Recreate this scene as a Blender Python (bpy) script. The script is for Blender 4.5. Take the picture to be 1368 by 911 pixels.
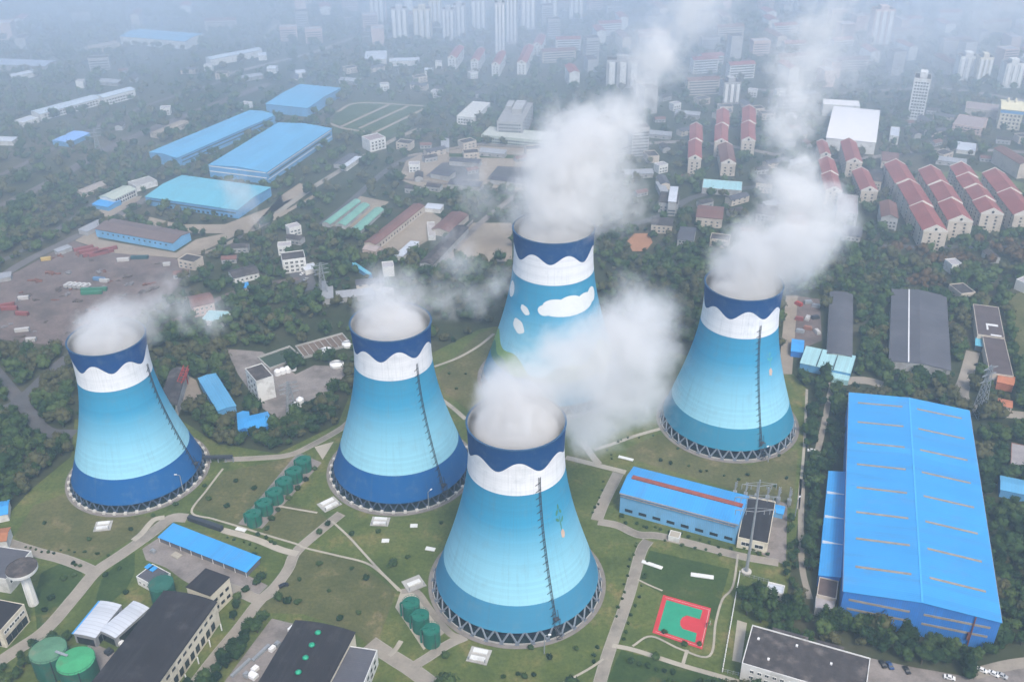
import bpy, bmesh, math, random
import numpy as np
from mathutils import Vector, Matrix

for o in list(bpy.data.objects):
    bpy.data.objects.remove(o)
SC = bpy.context.scene
COL = SC.collection
R = math.radians
PI = math.pi
random.seed(7)
RNG = np.random.default_rng(11)

# ------------------------------------------------------------------ camera
CAM_H = 365.17
PITCH = 30.50            # degrees below the horizontal
ROLL = -0.405
LENS_PX = 1340.6         # focal length in pixels of the 1368 px wide photograph
cam_data = bpy.data.cameras.new("camera")
cam_data.sensor_width = 36.0
cam_data.lens = LENS_PX / 1368.0 * 36.0
cam_data.clip_start = 1.0
cam_data.clip_end = 60000.0
cam = bpy.data.objects.new("camera", cam_data)
COL.objects.link(cam)
cam.matrix_world = (Matrix.Translation((0, 0, CAM_H)) @ Matrix.Rotation(R(90 - PITCH), 4, 'X')
                    @ Matrix.Rotation(R(ROLL), 4, 'Z'))
SC.camera = cam

# ------------------------------------------------------------------ light
SUN_EL, SUN_AZ = 54.0, 160.0     # azimuth clockwise from +Y (away from the camera)
world = bpy.data.worlds.new("World")
SC.world = world
world.use_nodes = True
wn = world.node_tree
bg = wn.nodes["Background"]
sky = wn.nodes.new("ShaderNodeTexSky")
sky.sky_type = 'NISHITA'
sky.sun_disc = False
sky.sun_elevation = R(SUN_EL)
sky.sun_rotation = R(SUN_AZ)
sky.air_density = 1.0
sky.dust_density = 4.0
sky.ozone_density = 1.0
wn.links.new(sky.outputs[0], bg.inputs[0])
bg.inputs[1].default_value = 0.125
sun_data = bpy.data.lights.new("sun", 'SUN')
sun_data.energy = 1.5
sun_data.angle = R(14)
sun_data.color = (1.0, 0.955, 0.88)
sun = bpy.data.objects.new("sun", sun_data)
COL.objects.link(sun)
az = R(SUN_AZ)
to_sun = Vector((math.sin(az) * math.cos(R(SUN_EL)), math.cos(az) * math.cos(R(SUN_EL)), math.sin(R(SUN_EL))))
sun.rotation_euler = to_sun.to_track_quat('Z', 'Y').to_euler()
sun.location = (0, 0, 340)

SC.view_settings.view_transform = 'Standard'
SC.view_settings.look = 'None'
SC.view_settings.gamma = 1.0
SC.view_settings.use_curve_mapping = False
SC.view_settings.exposure = 0.90

SC.render.engine = 'CYCLES'
cy = SC.cycles
cy.max_bounces = 10
cy.diffuse_bounces = 2
cy.glossy_bounces = 2
cy.transmission_bounces = 2
cy.volume_bounces = 4
cy.transparent_max_bounces = 12
cy.volume_step_rate = 1.0
cy.volume_max_steps = 256
cy.use_adaptive_sampling = True
cy.adaptive_threshold = 0.02
cy.use_denoising = True
cy.sample_clamp_indirect = 4.0
cy.caustics_reflective = False
cy.caustics_refractive = False

# ------------------------------------------------------------------ ground point seen at a pixel of the photograph
CP, SP, CR, SR = math.cos(R(PITCH)), math.sin(R(PITCH)), math.cos(R(ROLL)), math.sin(R(ROLL))
def G(px, py, z=0.0):
    dx, dy = px - 684.0, py - 455.5
    u, v = (CR * dx + SR * dy) / LENS_PX, (-SR * dx + CR * dy) / LENS_PX
    dz = -(SP + v * CP)
    t = (z - CAM_H) / dz
    return Vector((u * t, (CP - v * SP) * t, z))
def to_px(x, y, z):
    """numpy: world -> pixel"""
    Z = z - CAM_H
    d = y * CP - Z * SP
    u = LENS_PX * x / d
    v = -LENS_PX * (y * SP + Z * CP) / d
    return 684 + CR * u - SR * v, 455.5 + SR * u + CR * v

# ------------------------------------------------------------------ naming
def tag(o, label=None, cat=None, group=None, kind=None):
    if label: o["label"] = label
    if cat: o["category"] = cat
    if group: o["group"] = group
    if kind: o["kind"] = kind
    return o
def thing(name, label, cat, loc=(0, 0, 0), rz=0.0, group=None):
    o = bpy.data.objects.new(name, None)
    COL.objects.link(o)
    o.location = loc
    o.rotation_euler = (0, 0, rz)
    o.empty_display_size = 2
    return tag(o, label, cat, group)
def link(name, me, parent=None, loc=None, rot=None, scale=None):
    o = bpy.data.objects.new(name, me)
    COL.objects.link(o)
    if parent is not None: o.parent = parent
    if loc is not None: o.location = loc
    if rot is not None: o.rotation_euler = rot
    if scale is not None: o.scale = scale
    return o
def dup(root, loc, rz=0.0, s=None, label=None, group=None):
    r = root.copy(); COL.objects.link(r)
    r.location = loc; r.rotation_euler = (0, 0, rz)
    if s is not None: r.scale = s
    if label: r["label"] = label
    if group: r["group"] = group
    for ch in list(root.children):
        c = ch.copy(); COL.objects.link(c); c.parent = r
        for g in list(ch.children):
            d = g.copy(); COL.objects.link(d); d.parent = c
    return r

# ------------------------------------------------------------------ mesh builder
class MB:
    def __init__(self): self.v, self.f, self.m = [], [], []
    def add(self, vs, fs, mi=0):
        b = len(self.v)
        self.v.extend([tuple(p) for p in vs])
        self.f.extend([tuple(i + b for i in f) for f in fs])
        self.m.extend([mi] * len(fs))
        return self
    def box(self, x0, x1, y0, y1, z0, z1, mi=0):
        return self.add([(x0,y0,z0),(x1,y0,z0),(x1,y1,z0),(x0,y1,z0),(x0,y0,z1),(x1,y0,z1),(x1,y1,z1),(x0,y1,z1)],
                        [(0,3,2,1),(4,5,6,7),(0,1,5,4),(1,2,6,5),(2,3,7,6),(3,0,4,7)], mi)
    def bar(self, a, b, w, h=None, mi=0):
        a, b = Vector(a), Vector(b); h = h or w
        d = (b - a).normalized()
        up = Vector((0, 0, 1)) if abs(d.z) < .95 else Vector((1, 0, 0))
        s = d.cross(up).normalized() * (w / 2); t = s.cross(d).normalized() * (h / 2)
        vs = [a - s - t, a + s - t, a + s + t, a - s + t, b - s - t, b + s - t, b + s + t, b - s + t]
        return self.add(vs, [(0,3,2,1),(4,5,6,7),(0,1,5,4),(1,2,6,5),(2,3,7,6),(3,0,4,7)], mi)
    def lathe(self, prof, n=32, c=(0, 0), mi=0, close=False, cap0=False, cap1=False):
        vs, fs = [], []
        for (r, z) in prof:
            for k in range(n):
                a = 2 * PI * k / n
                vs.append((c[0] + r * math.cos(a), c[1] + r * math.sin(a), z))
        m = len(prof)
        for i in range(m if close else m - 1):
            j = (i + 1) % m
            for k in range(n):
                l = (k + 1) % n
                fs.append((i * n + k, i * n + l, j * n + l, j * n + k))
        if cap0: fs.append(tuple(range(n - 1, -1, -1)))
        if cap1: fs.append(tuple((m - 1) * n + k for k in range(n)))
        return self.add(vs, fs, mi)
    def prism(self, poly, z0, z1, mi=0):
        n = len(poly)
        vs = [(p[0], p[1], z0) for p in poly] + [(p[0], p[1], z1) for p in poly]
        fs = [tuple(range(n - 1, -1, -1)), tuple(range(n, 2 * n))]
        fs += [(k, (k + 1) % n, n + (k + 1) % n, n + k) for k in range(n)]
        return self.add(vs, fs, mi)
    def mesh(self, name, mats):
        me = bpy.data.meshes.new(name)
        me.from_pydata(self.v, [], self.f)
        mats = mats if isinstance(mats, (list, tuple)) else [mats]
        for m in mats: me.materials.append(m)
        if len(mats) > 1: me.polygons.foreach_set("material_index", self.m)
        me.update()
        return me
    def build(self, name, mats, parent=None, smooth=False, **k):
        me = self.mesh(name, mats)
        if smooth: me.polygons.foreach_set("use_smooth", [True] * len(me.polygons))
        return link(name, me, parent, **k)
def fast_mesh(name, verts, faces3, mats, midx=None, smooth=False):
    """numpy triangle mesh"""
    me = bpy.data.meshes.new(name)
    nf = len(faces3)
    me.vertices.add(len(verts)); me.vertices.foreach_set("co", np.asarray(verts, np.float32).ravel())
    me.loops.add(nf * 3); me.loops.foreach_set("vertex_index", np.asarray(faces3, np.int32).ravel())
    me.polygons.add(nf); me.polygons.foreach_set("loop_start", np.arange(0, nf * 3, 3, dtype=np.int32))
    for m in mats: me.materials.append(m)
    if midx is not None: me.polygons.foreach_set("material_index", np.asarray(midx, np.int32))
    if smooth: me.polygons.foreach_set("use_smooth", np.ones(nf, bool))
    me.update(calc_edges=True); me.validate()
    return me

# ------------------------------------------------------------------ materials
def srgb(r, g, b):
    def f(c):
        c /= 255.0
        return c / 12.92 if c <= 0.04045 else ((c + 0.055) / 1.055) ** 2.4
    return (f(r), f(g), f(b), 1.0)
class NT:
    def __init__(self, name):
        self.mat = bpy.data.materials.new(name); self.mat.use_nodes = True
        self.nt = self.mat.node_tree; self.nt.nodes.clear()
        self.out = self.n("ShaderNodeOutputMaterial")
    def n(self, t, **k):
        x = self.nt.nodes.new(t)
        for a, b in k.items(): setattr(x, a, b)
        return x
    def set(self, sock, v):
        if hasattr(v, "is_linked"): self.nt.links.new(v, sock)
        elif isinstance(v, bpy.types.Node): self.nt.links.new(v.outputs[0], sock)
        elif v is not None: sock.default_value = v
    def math(self, op, a, b=None, c=None, clamp=False):
        x = self.n("ShaderNodeMath", operation=op, use_clamp=clamp)
        self.set(x.inputs[0], a)
        if b is not None: self.set(x.inputs[1], b)
        if c is not None: self.set(x.inputs[2], c)
        return x.outputs[0]
    def vmath(self, op, a, b=None, out=0):
        x = self.n("ShaderNodeVectorMath", operation=op)
        self.set(x.inputs[0], a)
        if b is not None: self.set(x.inputs[1], b)
        return x.outputs[out]
    def noise(self, vec, scale, detail=3, rough=.55, out=0, dist=0.0):
        x = self.n("ShaderNodeTexNoise")
        self.set(x.inputs["Vector"], vec); x.inputs["Scale"].default_value = scale
        x.inputs["Detail"].default_value = detail; x.inputs["Roughness"].default_value = rough
        x.inputs["Distortion"].default_value = dist
        return x.outputs[out]
    def ramp(self, fac, stops, interp='LINEAR'):
        x = self.n("ShaderNodeValToRGB"); cr = x.color_ramp; cr.interpolation = interp
        while len(cr.elements) < len(stops): cr.elements.new(0.5)
        for e, (p, c) in zip(cr.elements, stops):
            e.position = p; e.color = c if len(c) == 4 else (*c, 1)
        self.set(x.inputs[0], fac)
        return x.outputs[0]
    def smooth(self, v, a, b, c=0.0, d=1.0, kind='SMOOTHSTEP'):
        x = self.n("ShaderNodeMapRange", interpolation_type=kind)
        self.set(x.inputs[0], v)
        for i, q in zip((1, 2, 3, 4), (a, b, c, d)): self.set(x.inputs[i], q)
        return x.outputs[0]
    def mix(self, fac, a, b, mode='MIX'):
        x = self.n("ShaderNodeMix", data_type='RGBA', blend_type=mode)
        self.set(x.inputs[0], fac); self.set(x.inputs[6], a); self.set(x.inputs[7], b)
        return x.outputs[2]
    def obj(self): return self.n("ShaderNodeTexCoord").outputs["Object"]
    def geo(self): return self.n("ShaderNodeNewGeometry").outputs["Position"]
    def rand(self): return self.n("ShaderNodeObjectInfo").outputs["Random"]
    def xyz(self, v):
        x = self.n("ShaderNodeSeparateXYZ"); self.set(x.inputs[0], v); return x.outputs
    def surf(self, col, rough=.8, spec=.3, metal=0.0, bump=None, bstr=.3, bdist=.1):
        p = self.n("ShaderNodeBsdfPrincipled")
        self.set(p.inputs["Base Color"], col); self.set(p.inputs["Roughness"], rough)
        p.inputs["Specular IOR Level"].default_value = spec; p.inputs["Metallic"].default_value = metal
        if bump is not None:
            b = self.n("ShaderNodeBump"); b.inputs["Strength"].default_value = bstr; b.inputs["Distance"].default_value = bdist
            self.set(b.inputs["Height"], bump); self.nt.links.new(b.outputs[0], p.inputs["Normal"])
        self.nt.links.new(p.outputs[0], self.out.inputs[0])
        return self.mat
_M = {}
def flat(key, col, rough=.75, var=.25, scale=.25, spec=.3, metal=0.0, dirt=None, dscale=.03):
    """painted / plain material, mottled so that no face is one flat tone"""
    if key in _M: return _M[key]
    t = NT(key); p = t.obj()
    n1 = t.noise(p, scale, 4, .6); n2 = t.noise(p, scale * 7, 2, .6)
    f = t.math('ADD', t.math('MULTIPLY', n1, .65), t.math('MULTIPLY', n2, .35))
    lo = tuple(c * (1 - var) for c in col[:3]) + (1,); hi = tuple(min(1, c * (1 + var)) for c in col[:3]) + (1,)
    c = t.ramp(f, [(.3, lo), (.7, hi)])
    if dirt:
        d = t.smooth(t.noise(p, dscale, 5, .65), .48, .68)
        c = t.mix(t.math('MULTIPLY', d, .7), c, dirt)
    _M[key] = t.surf(c, rough, spec, metal)
    return _M[key]
def sheet_metal(key, col, pitch=1.2, axis=0, seam=.82, var=.12, rough=.5, rust=None):
    """ribbed metal sheet: ribs run across the given local axis"""
    if key in _M: return _M[key]
    t = NT(key); p = t.obj(); s = t.xyz(p)
    w = t.math('FRACT', t.math('DIVIDE', s[axis], pitch))
    rib = t.smooth(t.math('ABSOLUTE', t.math('SUBTRACT', w, .5)), .36, .48)
    n1 = t.noise(p, .05, 4, .6); n2 = t.noise(p, .9, 3, .6)
    f = t.math('ADD', t.math('MULTIPLY', n1, .7), t.math('MULTIPLY', n2, .3))
    lo = tuple(c * (1 - var) for c in col[:3]) + (1,); hi = tuple(min(1, c * (1 + var)) for c in col[:3]) + (1,)
    c = t.ramp(f, [(.35, lo), (.65, hi)])
    c = t.mix(rib, c, tuple(q * seam for q in col[:3]) + (1,))
    # one broad sheet run is a little older than the next
    w2 = t.n("ShaderNodeTexWhiteNoise", noise_dimensions='1D'); t.set(w2.inputs["W"], t.math('FLOOR', t.math('DIVIDE', s[axis], pitch * 5)))
    sq = t.n("ShaderNodeVectorMath", operation='MULTIPLY'); t.set(sq.inputs[0], p); sq.inputs[1].default_value = (.26, .018, .1) if axis == 0 else (.018, .26, .1)
    stq = t.smooth(t.noise(sq.outputs[0], 1.0, 4, .65), .46, .74)
    c = t.mix(t.math('MULTIPLY', stq, .42), c, tuple(q * .55 + .05 for q in col[:3]) + (1,))
    c = t.mix(t.math('MULTIPLY', t.smooth(t.noise(p, .09, 5, .7),   .52, .72), .32), c, tuple(q * .5 + .09 for q in col[:3]) + (1,))
    c = t.mix(t.math('MULTIPLY', w2.outputs[0], .24), c, tuple(q * .6 for q in col[:3]) + (1,))
    if rust:
        d = t.smooth(t.noise(p, .12, 6, .7), .55, .72)
        c = t.mix(t.math('MULTIPLY', d, .6), c, rust)
    _M[key] = t.surf(c, rough, .35, 0, bump=rib, bstr=.4, bdist=.08)
    return _M[key]
# ------------------------------------------------------------------ the cooling towers
C_ = lambda *a: srgb(*a)
def tower_paint(key, H, z_low, z_white, phase, deep, skyhi, skylo, low, n_per=7, wave=(118.5, 4.2)):
    t = NT(key); p = t.obj(); s = t.xyz(p)
    ang = t.math('ARCTAN2', s[1], s[0])
    a = t.math('MULTIPLY', t.math('SUBTRACT', ang, phase), float(n_per))
    c1 = t.math('COSINE', a)
    c3 = t.math('MULTIPLY', t.math('COSINE', t.math('MULTIPLY', a, 2.0)), -.03)
    slow = t.math('MULTIPLY', t.math('COSINE', t.math('ADD', t.math('MULTIPLY', ang, 3.0), phase)), .28)
    wv = t.math('ADD', t.math('ADD', c1, c3), slow)
    edge = t.math('MULTIPLY_ADD', wv, wave[1], wave[0])
    zz = s[2]
    g = t.smooth(zz, z_low, z_white, 0, 1, 'LINEAR')
    bl = t.noise(p, .03, 3, .5)
    gg = t.math('ADD', g, t.math('MULTIPLY', t.math('SUBTRACT', bl, .5), .18))
    body = t.ramp(gg, [(0, skylo), (.3, tuple(.7 * x + .3 * y for x, y in zip(skylo, skyhi))), (.72, skyhi), (1, tuple(x * .9 for x in skyhi))])
    up = t.math('GREATER_THAN', zz, z_white); dk = t.math('GREATER_THAN', zz, edge); lo = t.math('LESS_THAN', zz, z_low)
    c = t.mix(up, body, C_(224, 226, 230)); c = t.mix(dk, c, deep); c = t.mix(lo, c, low)
    # rain streaks and the horizontal lifts of the shuttering
    st = t.n("ShaderNodeCombineXYZ"); t.set(st.inputs[0], t.math('MULTIPLY', ang, 34.0)); t.set(st.inputs[1], t.math('MULTIPLY', zz, .02))
    stk = t.smooth(t.noise(st.outputs[0], 1.0, 5, .65), .5, .78)
    lift = t.smooth(t.math('ABSOLUTE', t.math('SUBTRACT', t.math('FRACT', t.math('DIVIDE', zz, 1.5)), .5)), .38, .5)
    ln = t.n("ShaderNodeTexWhiteNoise", noise_dimensions='1D'); t.set(ln.inputs["W"], t.math('FLOOR', t.math('DIVIDE', zz, 1.5)))
    blot = t.smooth(t.noise(p, .16, 5, .65), .5, .75)
    c = t.mix(t.math('MULTIPLY', stk, .27), c, C_(92, 104, 112))
    c = t.mix(t.math('MULTIPLY', blot, .2), c, C_(120, 140, 150))
    c = t.mix(t.math('MULTIPLY', t.math('ADD', t.math('MULTIPLY', lift, .5), ln.outputs[0]), .11), c, C_(60, 90, 110))
    return t.surf(c, .75, .12)
concrete = flat("concrete", (.36, .35, .33), .9, .25, .2, dirt=(.18, .17, .15, 1), dscale=.05)
concrete_in = flat("inner_concrete", (.20, .20, .20), .95, .3, .1)
pale_concrete = flat("pale_concrete", (.48, .46, .42), .9, .2, .3, dirt=(.25, .23, .2, 1), dscale=.06)
apron_m = flat('apron_concrete', (.20, .18, .165), .9, .2, .2, dirt=(.14, .125, .11, 1), dscale=.08)
dark_steel = flat("dark_steel", (.035, .04, .05), .6, .3, .8)
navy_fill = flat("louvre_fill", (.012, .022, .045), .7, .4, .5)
strut_light = flat("strut_paint", (.17, .20, .24), .7, .2, .5)
strut_dark = flat("strut_dark_paint", (.05, .075, .12), .7, .2, .5)

TYPE0 = dict(a=30.26, zt=116.7, b=.424, H=132.97, zs=8.1, zl=25.7, zw=99.5, rf=57.7, rr=60.1)
TYPE1 = dict(a=27.57, zt=108.1, b=.426, H=128.45, zs=6.65, zl=26.5, zw=96.7, rf=52.7, rr=56.7)
def rad(P, z): return math.sqrt(P['a'] ** 2 + (P['b'] * (z - P['zt'])) ** 2)
rim_paint = flat('rim_paint', (.022, .075, .16), .7, .2, .3)

def patch(P, psi, poly, s, off=.09, sub=9):
    """a flat shape painted on the shell: poly in (degrees to the right of the view line, height); follows the curve of the wall"""
    n = len(poly); cx = sum(p[0] for p in poly) / n; cz = sum(p[1] for p in poly) / n
    rings = []
    for k in range(sub + 1):
        f = k / sub
        rings.append([(cx + (p[0] - cx) * f, cz + (p[1] - cz) * f) for p in poly])
    vs, fs = [], []
    for ring in rings:
        for (d, z) in ring:
            r = rad(P, z) + off; a = psi + R(d)
            vs.append((r * math.cos(a) * s, r * math.sin(a) * s, z * s))
    for k in range(sub):
        for i in range(n):
            j = (i + 1) % n
            fs.append((k * n + i, k * n + j, (k + 1) * n + j, (k + 1) * n + i))
    return vs, fs
def ell(cx, cz, rx, rz, n=20, rot=0.0, bumps=0, amp=.0):
    out = []
    for k in range(n):
        a = 2 * PI * k / n; q = 1 + amp * math.cos(bumps * a)
        x, z = rx * q * math.cos(a), rz * q * math.sin(a)
        out.append((cx + x * math.cos(rot) - z * math.sin(rot), cz + x * math.sin(rot) + z * math.cos(rot)))
    return out

def tower(x, y, s, P, paint, lad_deg, light, nfoot, label):
    root = thing("cooling_tower", label, "cooling tower", (x, y, 0), 0, "painted cooling towers of the power station")
    psi = math.atan2(-y, -x)
    H, zs = P['H'], P['zs']
    prof = [(rad(P, zs + (H - zs) * k / 44), zs + (H - zs) * k / 44) for k in range(45)]
    mb = MB()
    mb.lathe([(r * s, z * s) for r, z in prof], 128)
    inn = [((r - .9) * s, z * s) for r, z in reversed(prof)]
    mb.lathe([(prof[-1][0] * s, H * s)] + inn + [(prof[0][0] * s, zs * s)], 128, mi=1)
    me = mb.mesh("shell", [paint, concrete_in])
    me.polygons.foreach_set("use_smooth", [True] * len(me.polygons))
    link("shell", me, root)
    rm = MB()
    rm.lathe([((prof[-1][0] - .9) * s, (H + .02) * s), ((prof[-1][0] + .25) * s, (H + .02) * s), ((prof[-1][0] + .25) * s, (H + .5) * s), ((prof[-1][0] - .9) * s, (H + .5) * s)], 96, close=True)
    rm.build("rim_walkway", rim_paint, root)
    rr, rf = P['rr'] * s, P['rf'] * s
    MB().lathe([(rr + .4, .05), (rr + .4, .32), (rr - 1.6, .32), (rr - 1.6, .05)], 96, close=True).build("apron_ring", apron_m, root)
    MB().lathe([(rr - 1.7, .0), (rr - 1.7, 1.1), (rr - 2.1, 1.1), (rr - 2.1, .0)], 96, close=True).build("basin_wall", concrete, root)
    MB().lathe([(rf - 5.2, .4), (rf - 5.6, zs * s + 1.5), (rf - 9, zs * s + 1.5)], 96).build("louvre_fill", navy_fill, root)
    MB().lathe([(.1, .45), (rr - 2.2, .45)], 96).build("basin_water", M_water, root)
    # slanting legs that carry the shell
    rs = rad(P, zs) * s; step = 2 * PI / nfoot
    foot = Vector((rf - .6, 0, .3))
    leg = MB()
    for sg in (-1, 1):
        a = sg * step * .48
        leg.bar(foot, ((rs - .5) * math.cos(a), (rs - .5) * math.sin(a), zs * s + .3), .72 if light else .62)
    leg.box(foot.x - 1.1, foot.x + 1.1, -1.0, 1.0, 0, 1.1)
    lm = leg.mesh("leg_pair", strut_light if light else strut_dark)
    for k in range(nfoot):
        link("leg_pair", lm, root, rot=(0, 0, psi + step * k))
        if not light:
            if k == 0: pm = MB().box(rf + .35, rf + 1.9, -.8, .8, .3, 1.5).mesh("pedestal", pale_concrete)
            link("pedestal", pm, root, rot=(0, 0, psi + step * k))
    # caged ladder
    a = psi + R(lad_deg); ca, sa = math.cos(a), math.sin(a)
    def W(r, t, z): return (r * ca - t * sa, r * sa + t * ca, z)
    ld = MB(); z0, z1 = (zs + 3) * s, (H - 22) * s
    N = 40
    pts = [(rad(P, (z0 + (z1 - z0) * k / N) / s) * s, z0 + (z1 - z0) * k / N) for k in range(N + 1)]
    for k in range(N):
        (r, z), (r2, z2) = pts[k], pts[k + 1]
        for t in (-.5, .5): ld.bar(W(r + .4, t, z), W(r2 + .4, t, z2), .15)
        ld.bar(W(r + 1.0, 0, z), W(r2 + 1.0, 0, z2), .12)
        for q in (0, .33, .66): ld.bar(W(r + .4, -.5, z + q * (z2 - z)), W(r + .4, .5, z + q * (z2 - z)), .1)
        if k % 2 == 0: ld.bar(W(r + .3, -2.2, z - .5), W(r + .4, .5, z + .8), .2)
    ld.build("caged_ladder", dark_steel, root)
    st = MB()
    r0 = rad(P, zs + 2) * s
    for zz in (zs * s, zs * s + 4.5):
        st.add([W(r0 - .6, -1.4, zz), W(r0 + 1.6, -1.4, zz), W(r0 + 1.6, 1.4, zz), W(r0 - .6, 1.4, zz),
                W(r0 - .6, -1.4, zz + .2), W(r0 + 1.6, -1.4, zz + .2), W(r0 + 1.6, 1.4, zz + .2), W(r0 - .6, 1.4, zz + .2)],
               [(0,3,2,1),(4,5,6,7),(0,1,5,4),(1,2,6,5),(2,3,7,6),(3,0,4,7)])
    for t in (-1.4, 1.4):
        st.bar(W(rf + 1.6, t, 0), W(r0 + 1.6, t, zs * s + 5.5), .2); st.bar(W(r0 + 1.6, t, zs * s), W(r0 - 1.2, t, zs * s + 8.5), .2)
    for q in range(6):
        f = q / 6; f2 = (q + 1) / 6; u = -1.4 if q % 2 else 1.4
        A = (rf + 1.6 + (r0 - rf) * f, zs * s * f); B = (rf + 1.6 + (r0 - rf) * f2, zs * s * f2)
        st.bar(W(A[0], u, A[1]), W(B[0], -u, B[1]), .3)
    st.build("access_stair", dark_steel, root)
    return root, psi
# ------------------------------------------------------------------ steam
def steam(name, label, blobs, dens=.075, nscale=.020, warp=12.0, edge=(.07, .48), nk=2.35, seed=0.0, col=(1.0, 1.0, 1.0), step=.24, group="steam plumes over the cooling towers", mouth=None):
    """blobs: (x, y, z, radius, strength).  A closed hull round the puffs; inside, the density follows the puffs, broken up by noise"""
    bm = bmesh.new()
    for (x, y, z, r, k) in blobs:
        bmesh.ops.create_icosphere(bm, subdivisions=3, radius=r * 1.12, matrix=Matrix.Translation((x, y, z)))
    if mouth is not None:
        mx, my, ms, mp = TDEF[mouth][0] * S_, TDEF[mouth][1] * S_, TDEF[mouth][2] * S_, TDEF[mouth][3]
        mr, mz = (rad(mp, mp['H']) - 1.6) * ms, mp['H'] * ms
        bmesh.ops.create_cone(bm, cap_ends=True, segments=64, radius1=mr, radius2=mr * 1.0, depth=31, matrix=Matrix.Translation((mx, my, mz + 3.5)))
    tmp = bpy.data.meshes.new("steam"); bm.to_mesh(tmp); bm.free()
    o = bpy.data.objects.new(name, tmp); COL.objects.link(o)
    md = o.modifiers.new("remesh", 'REMESH'); md.mode = 'VOXEL'; md.voxel_size = 4.0
    bpy.context.view_layer.update()
    ev = o.evaluated_get(bpy.context.evaluated_depsgraph_get())
    me = bpy.data.meshes.new_from_object(ev)
    o.modifiers.clear(); o.data = me
    t = NT(name); P = t.geo()
    off = t.vmath('ADD', P, (seed * 311.0, seed * 177.0, seed * 93.0))
    w1 = t.vmath('SUBTRACT', t.noise(off, nscale * .8, 1, .5, out=1), (.5, .5, .5))
    wp = t.vmath('ADD', P, t.vmath('MULTIPLY', w1, (warp * 2, warp * 2, warp * 2)))
    w2 = t.vmath('SUBTRACT', t.noise(off, nscale * 3.4, 2, .6, out=1), (.5, .5, .5))
    wp = t.vmath('ADD', wp, t.vmath('MULTIPLY', w2, (warp * 1.1, warp * 1.1, warp * 1.1)))
    f = None
    for (x, y, z, r, k) in blobs:
        d = t.vmath('DISTANCE', wp, (x, y, z), out=1)
        v = t.math('MULTIPLY', t.math('SUBTRACT', 1.0, t.math('DIVIDE', d, r)), k)
        f = v if f is None else t.math('SMOOTH_MAX', f, v, .15)
    n = t.math('ADD', t.math('MULTIPLY', t.noise(wp, nscale * 1.7, 3, .6), .5), t.math('MULTIPLY', t.noise(wp, nscale * 4.6, 4, .68), .5))
    g = t.math('ADD', f, t.math('MULTIPLY', t.math('SUBTRACT', n, .53), nk))
    g = t.smooth(g, edge[0], edge[1])
    if mouth is not None:
        px_, py_, pz_ = t.xyz(P)
        flat_p = t.n("ShaderNodeCombineXYZ"); t.set(flat_p.inputs[0], px_); t.set(flat_p.inputs[1], py_)
        dxy = t.vmath('DISTANCE', flat_p.outputs[0], (mx, my, 0), out=1)
        q = t.smooth(t.math('ADD', dxy, t.math('MULTIPLY', t.math('MAXIMUM', t.math('SUBTRACT', pz_, mz - 1), 0), t.math('MULTIPLY_ADD', t.noise(off, nscale * 4, 3, .6), 7.0, -2.2))), mr, mr - 6)
        q = t.math('MULTIPLY', q, t.smooth(pz_, mz - 11, mz - 7)); q = t.math('MULTIPLY', q, t.smooth(pz_, mz + 19, mz + 2))
        q = t.math('MULTIPLY', q, t.smooth(t.noise(off, nscale * 3, 4, .6), .22, .5, .5, 2.2))
        g = t.math('MAXIMUM', g, q)
    dn = t.math('MULTIPLY', g, dens)
    v = t.n("ShaderNodeVolumePrincipled")
    v.inputs["Color"].default_value = (*col, 1); v.inputs["Anisotropy"].default_value = .1
    t.set(v.inputs["Density"], dn)
    t.nt.links.new(v.outputs[0], t.out.inputs[1])
    t.mat.cycles.volume_step_rate = step
    me.materials.clear(); me.materials.append(t.mat)
    return tag(o, label, "steam", group)
# ------------------------------------------------------------------ helpers for the ground and the buildings
FOOT = []                                    # footprints no tree may stand on (world polygons)
def wpoly(px): return [tuple(G(x, y)[:2]) for x, y in px]
def poly(name, px, z, m, keep_out=True, kind="structure", label=None):
    w = wpoly(px)
    if keep_out: FOOT.append(w)
    o = MB().add([(x, y, z) for x, y in w], [tuple(range(len(w)))]).build(name, m)
    if sum(w[i - 1][0] * w[i][1] - w[i][0] * w[i - 1][1] for i in range(len(w))) < 0: o.data.flip_normals()
    return tag(o, label, None, None, kind)
def smooth_line(pts, n=6):
    p = [np.array(q, float) for q in pts]
    if len(p) < 3: return [p[0] + (p[1] - p[0]) * k / n for k in range(n + 1)]
    p = [2 * p[0] - p[1]] + p + [2 * p[-1] - p[-2]]
    out = []
    for i in range(1, len(p) - 2):
        a, b, c, d = p[i - 1], p[i], p[i + 1], p[i + 2]
        for k in range(n):
            t = k / n
            out.append(.5 * (2 * b + (c - a) * t + (2 * a - 5 * b + 4 * c - d) * t * t + (3 * b - a - 3 * c + d) * t ** 3))
    out.append(p[-2])
    return out
def strip(name, px, width, z, m, kerb=None, keep_out=True, n=6):
    pts = smooth_line([G(x, y)[:2] for x, y in px], n)
    L, Rr = [], []
    for i, p in enumerate(pts):
        d = pts[min(i + 1, len(pts) - 1)] - pts[max(i - 1, 0)]
        d = d / (np.linalg.norm(d) + 1e-9); q = np.array([-d[1], d[0]]) * width / 2
        L.append(p + q); Rr.append(p - q)
    mb = MB(); k = len(pts)
    mb.add([(*q, z) for q in L] + [(*q, z) for q in Rr], [(k + i, k + i + 1, i + 1, i) for i in range(k - 1)])
    tag(mb.build(name, m), None, None, None, "structure")
    if keep_out:
        for i in range(0, k - 1): FOOT.append([tuple(L[i]), tuple(L[i + 1]), tuple(Rr[i + 1]), tuple(Rr[i])])
    quads = [(tuple(L[i]), tuple(L[i + 1]), tuple(Rr[i + 1]), tuple(Rr[i])) for i in range(k - 1)]
    STRIPS.append((quads, L, Rr, z, kerb))
STRIPS = []
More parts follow.
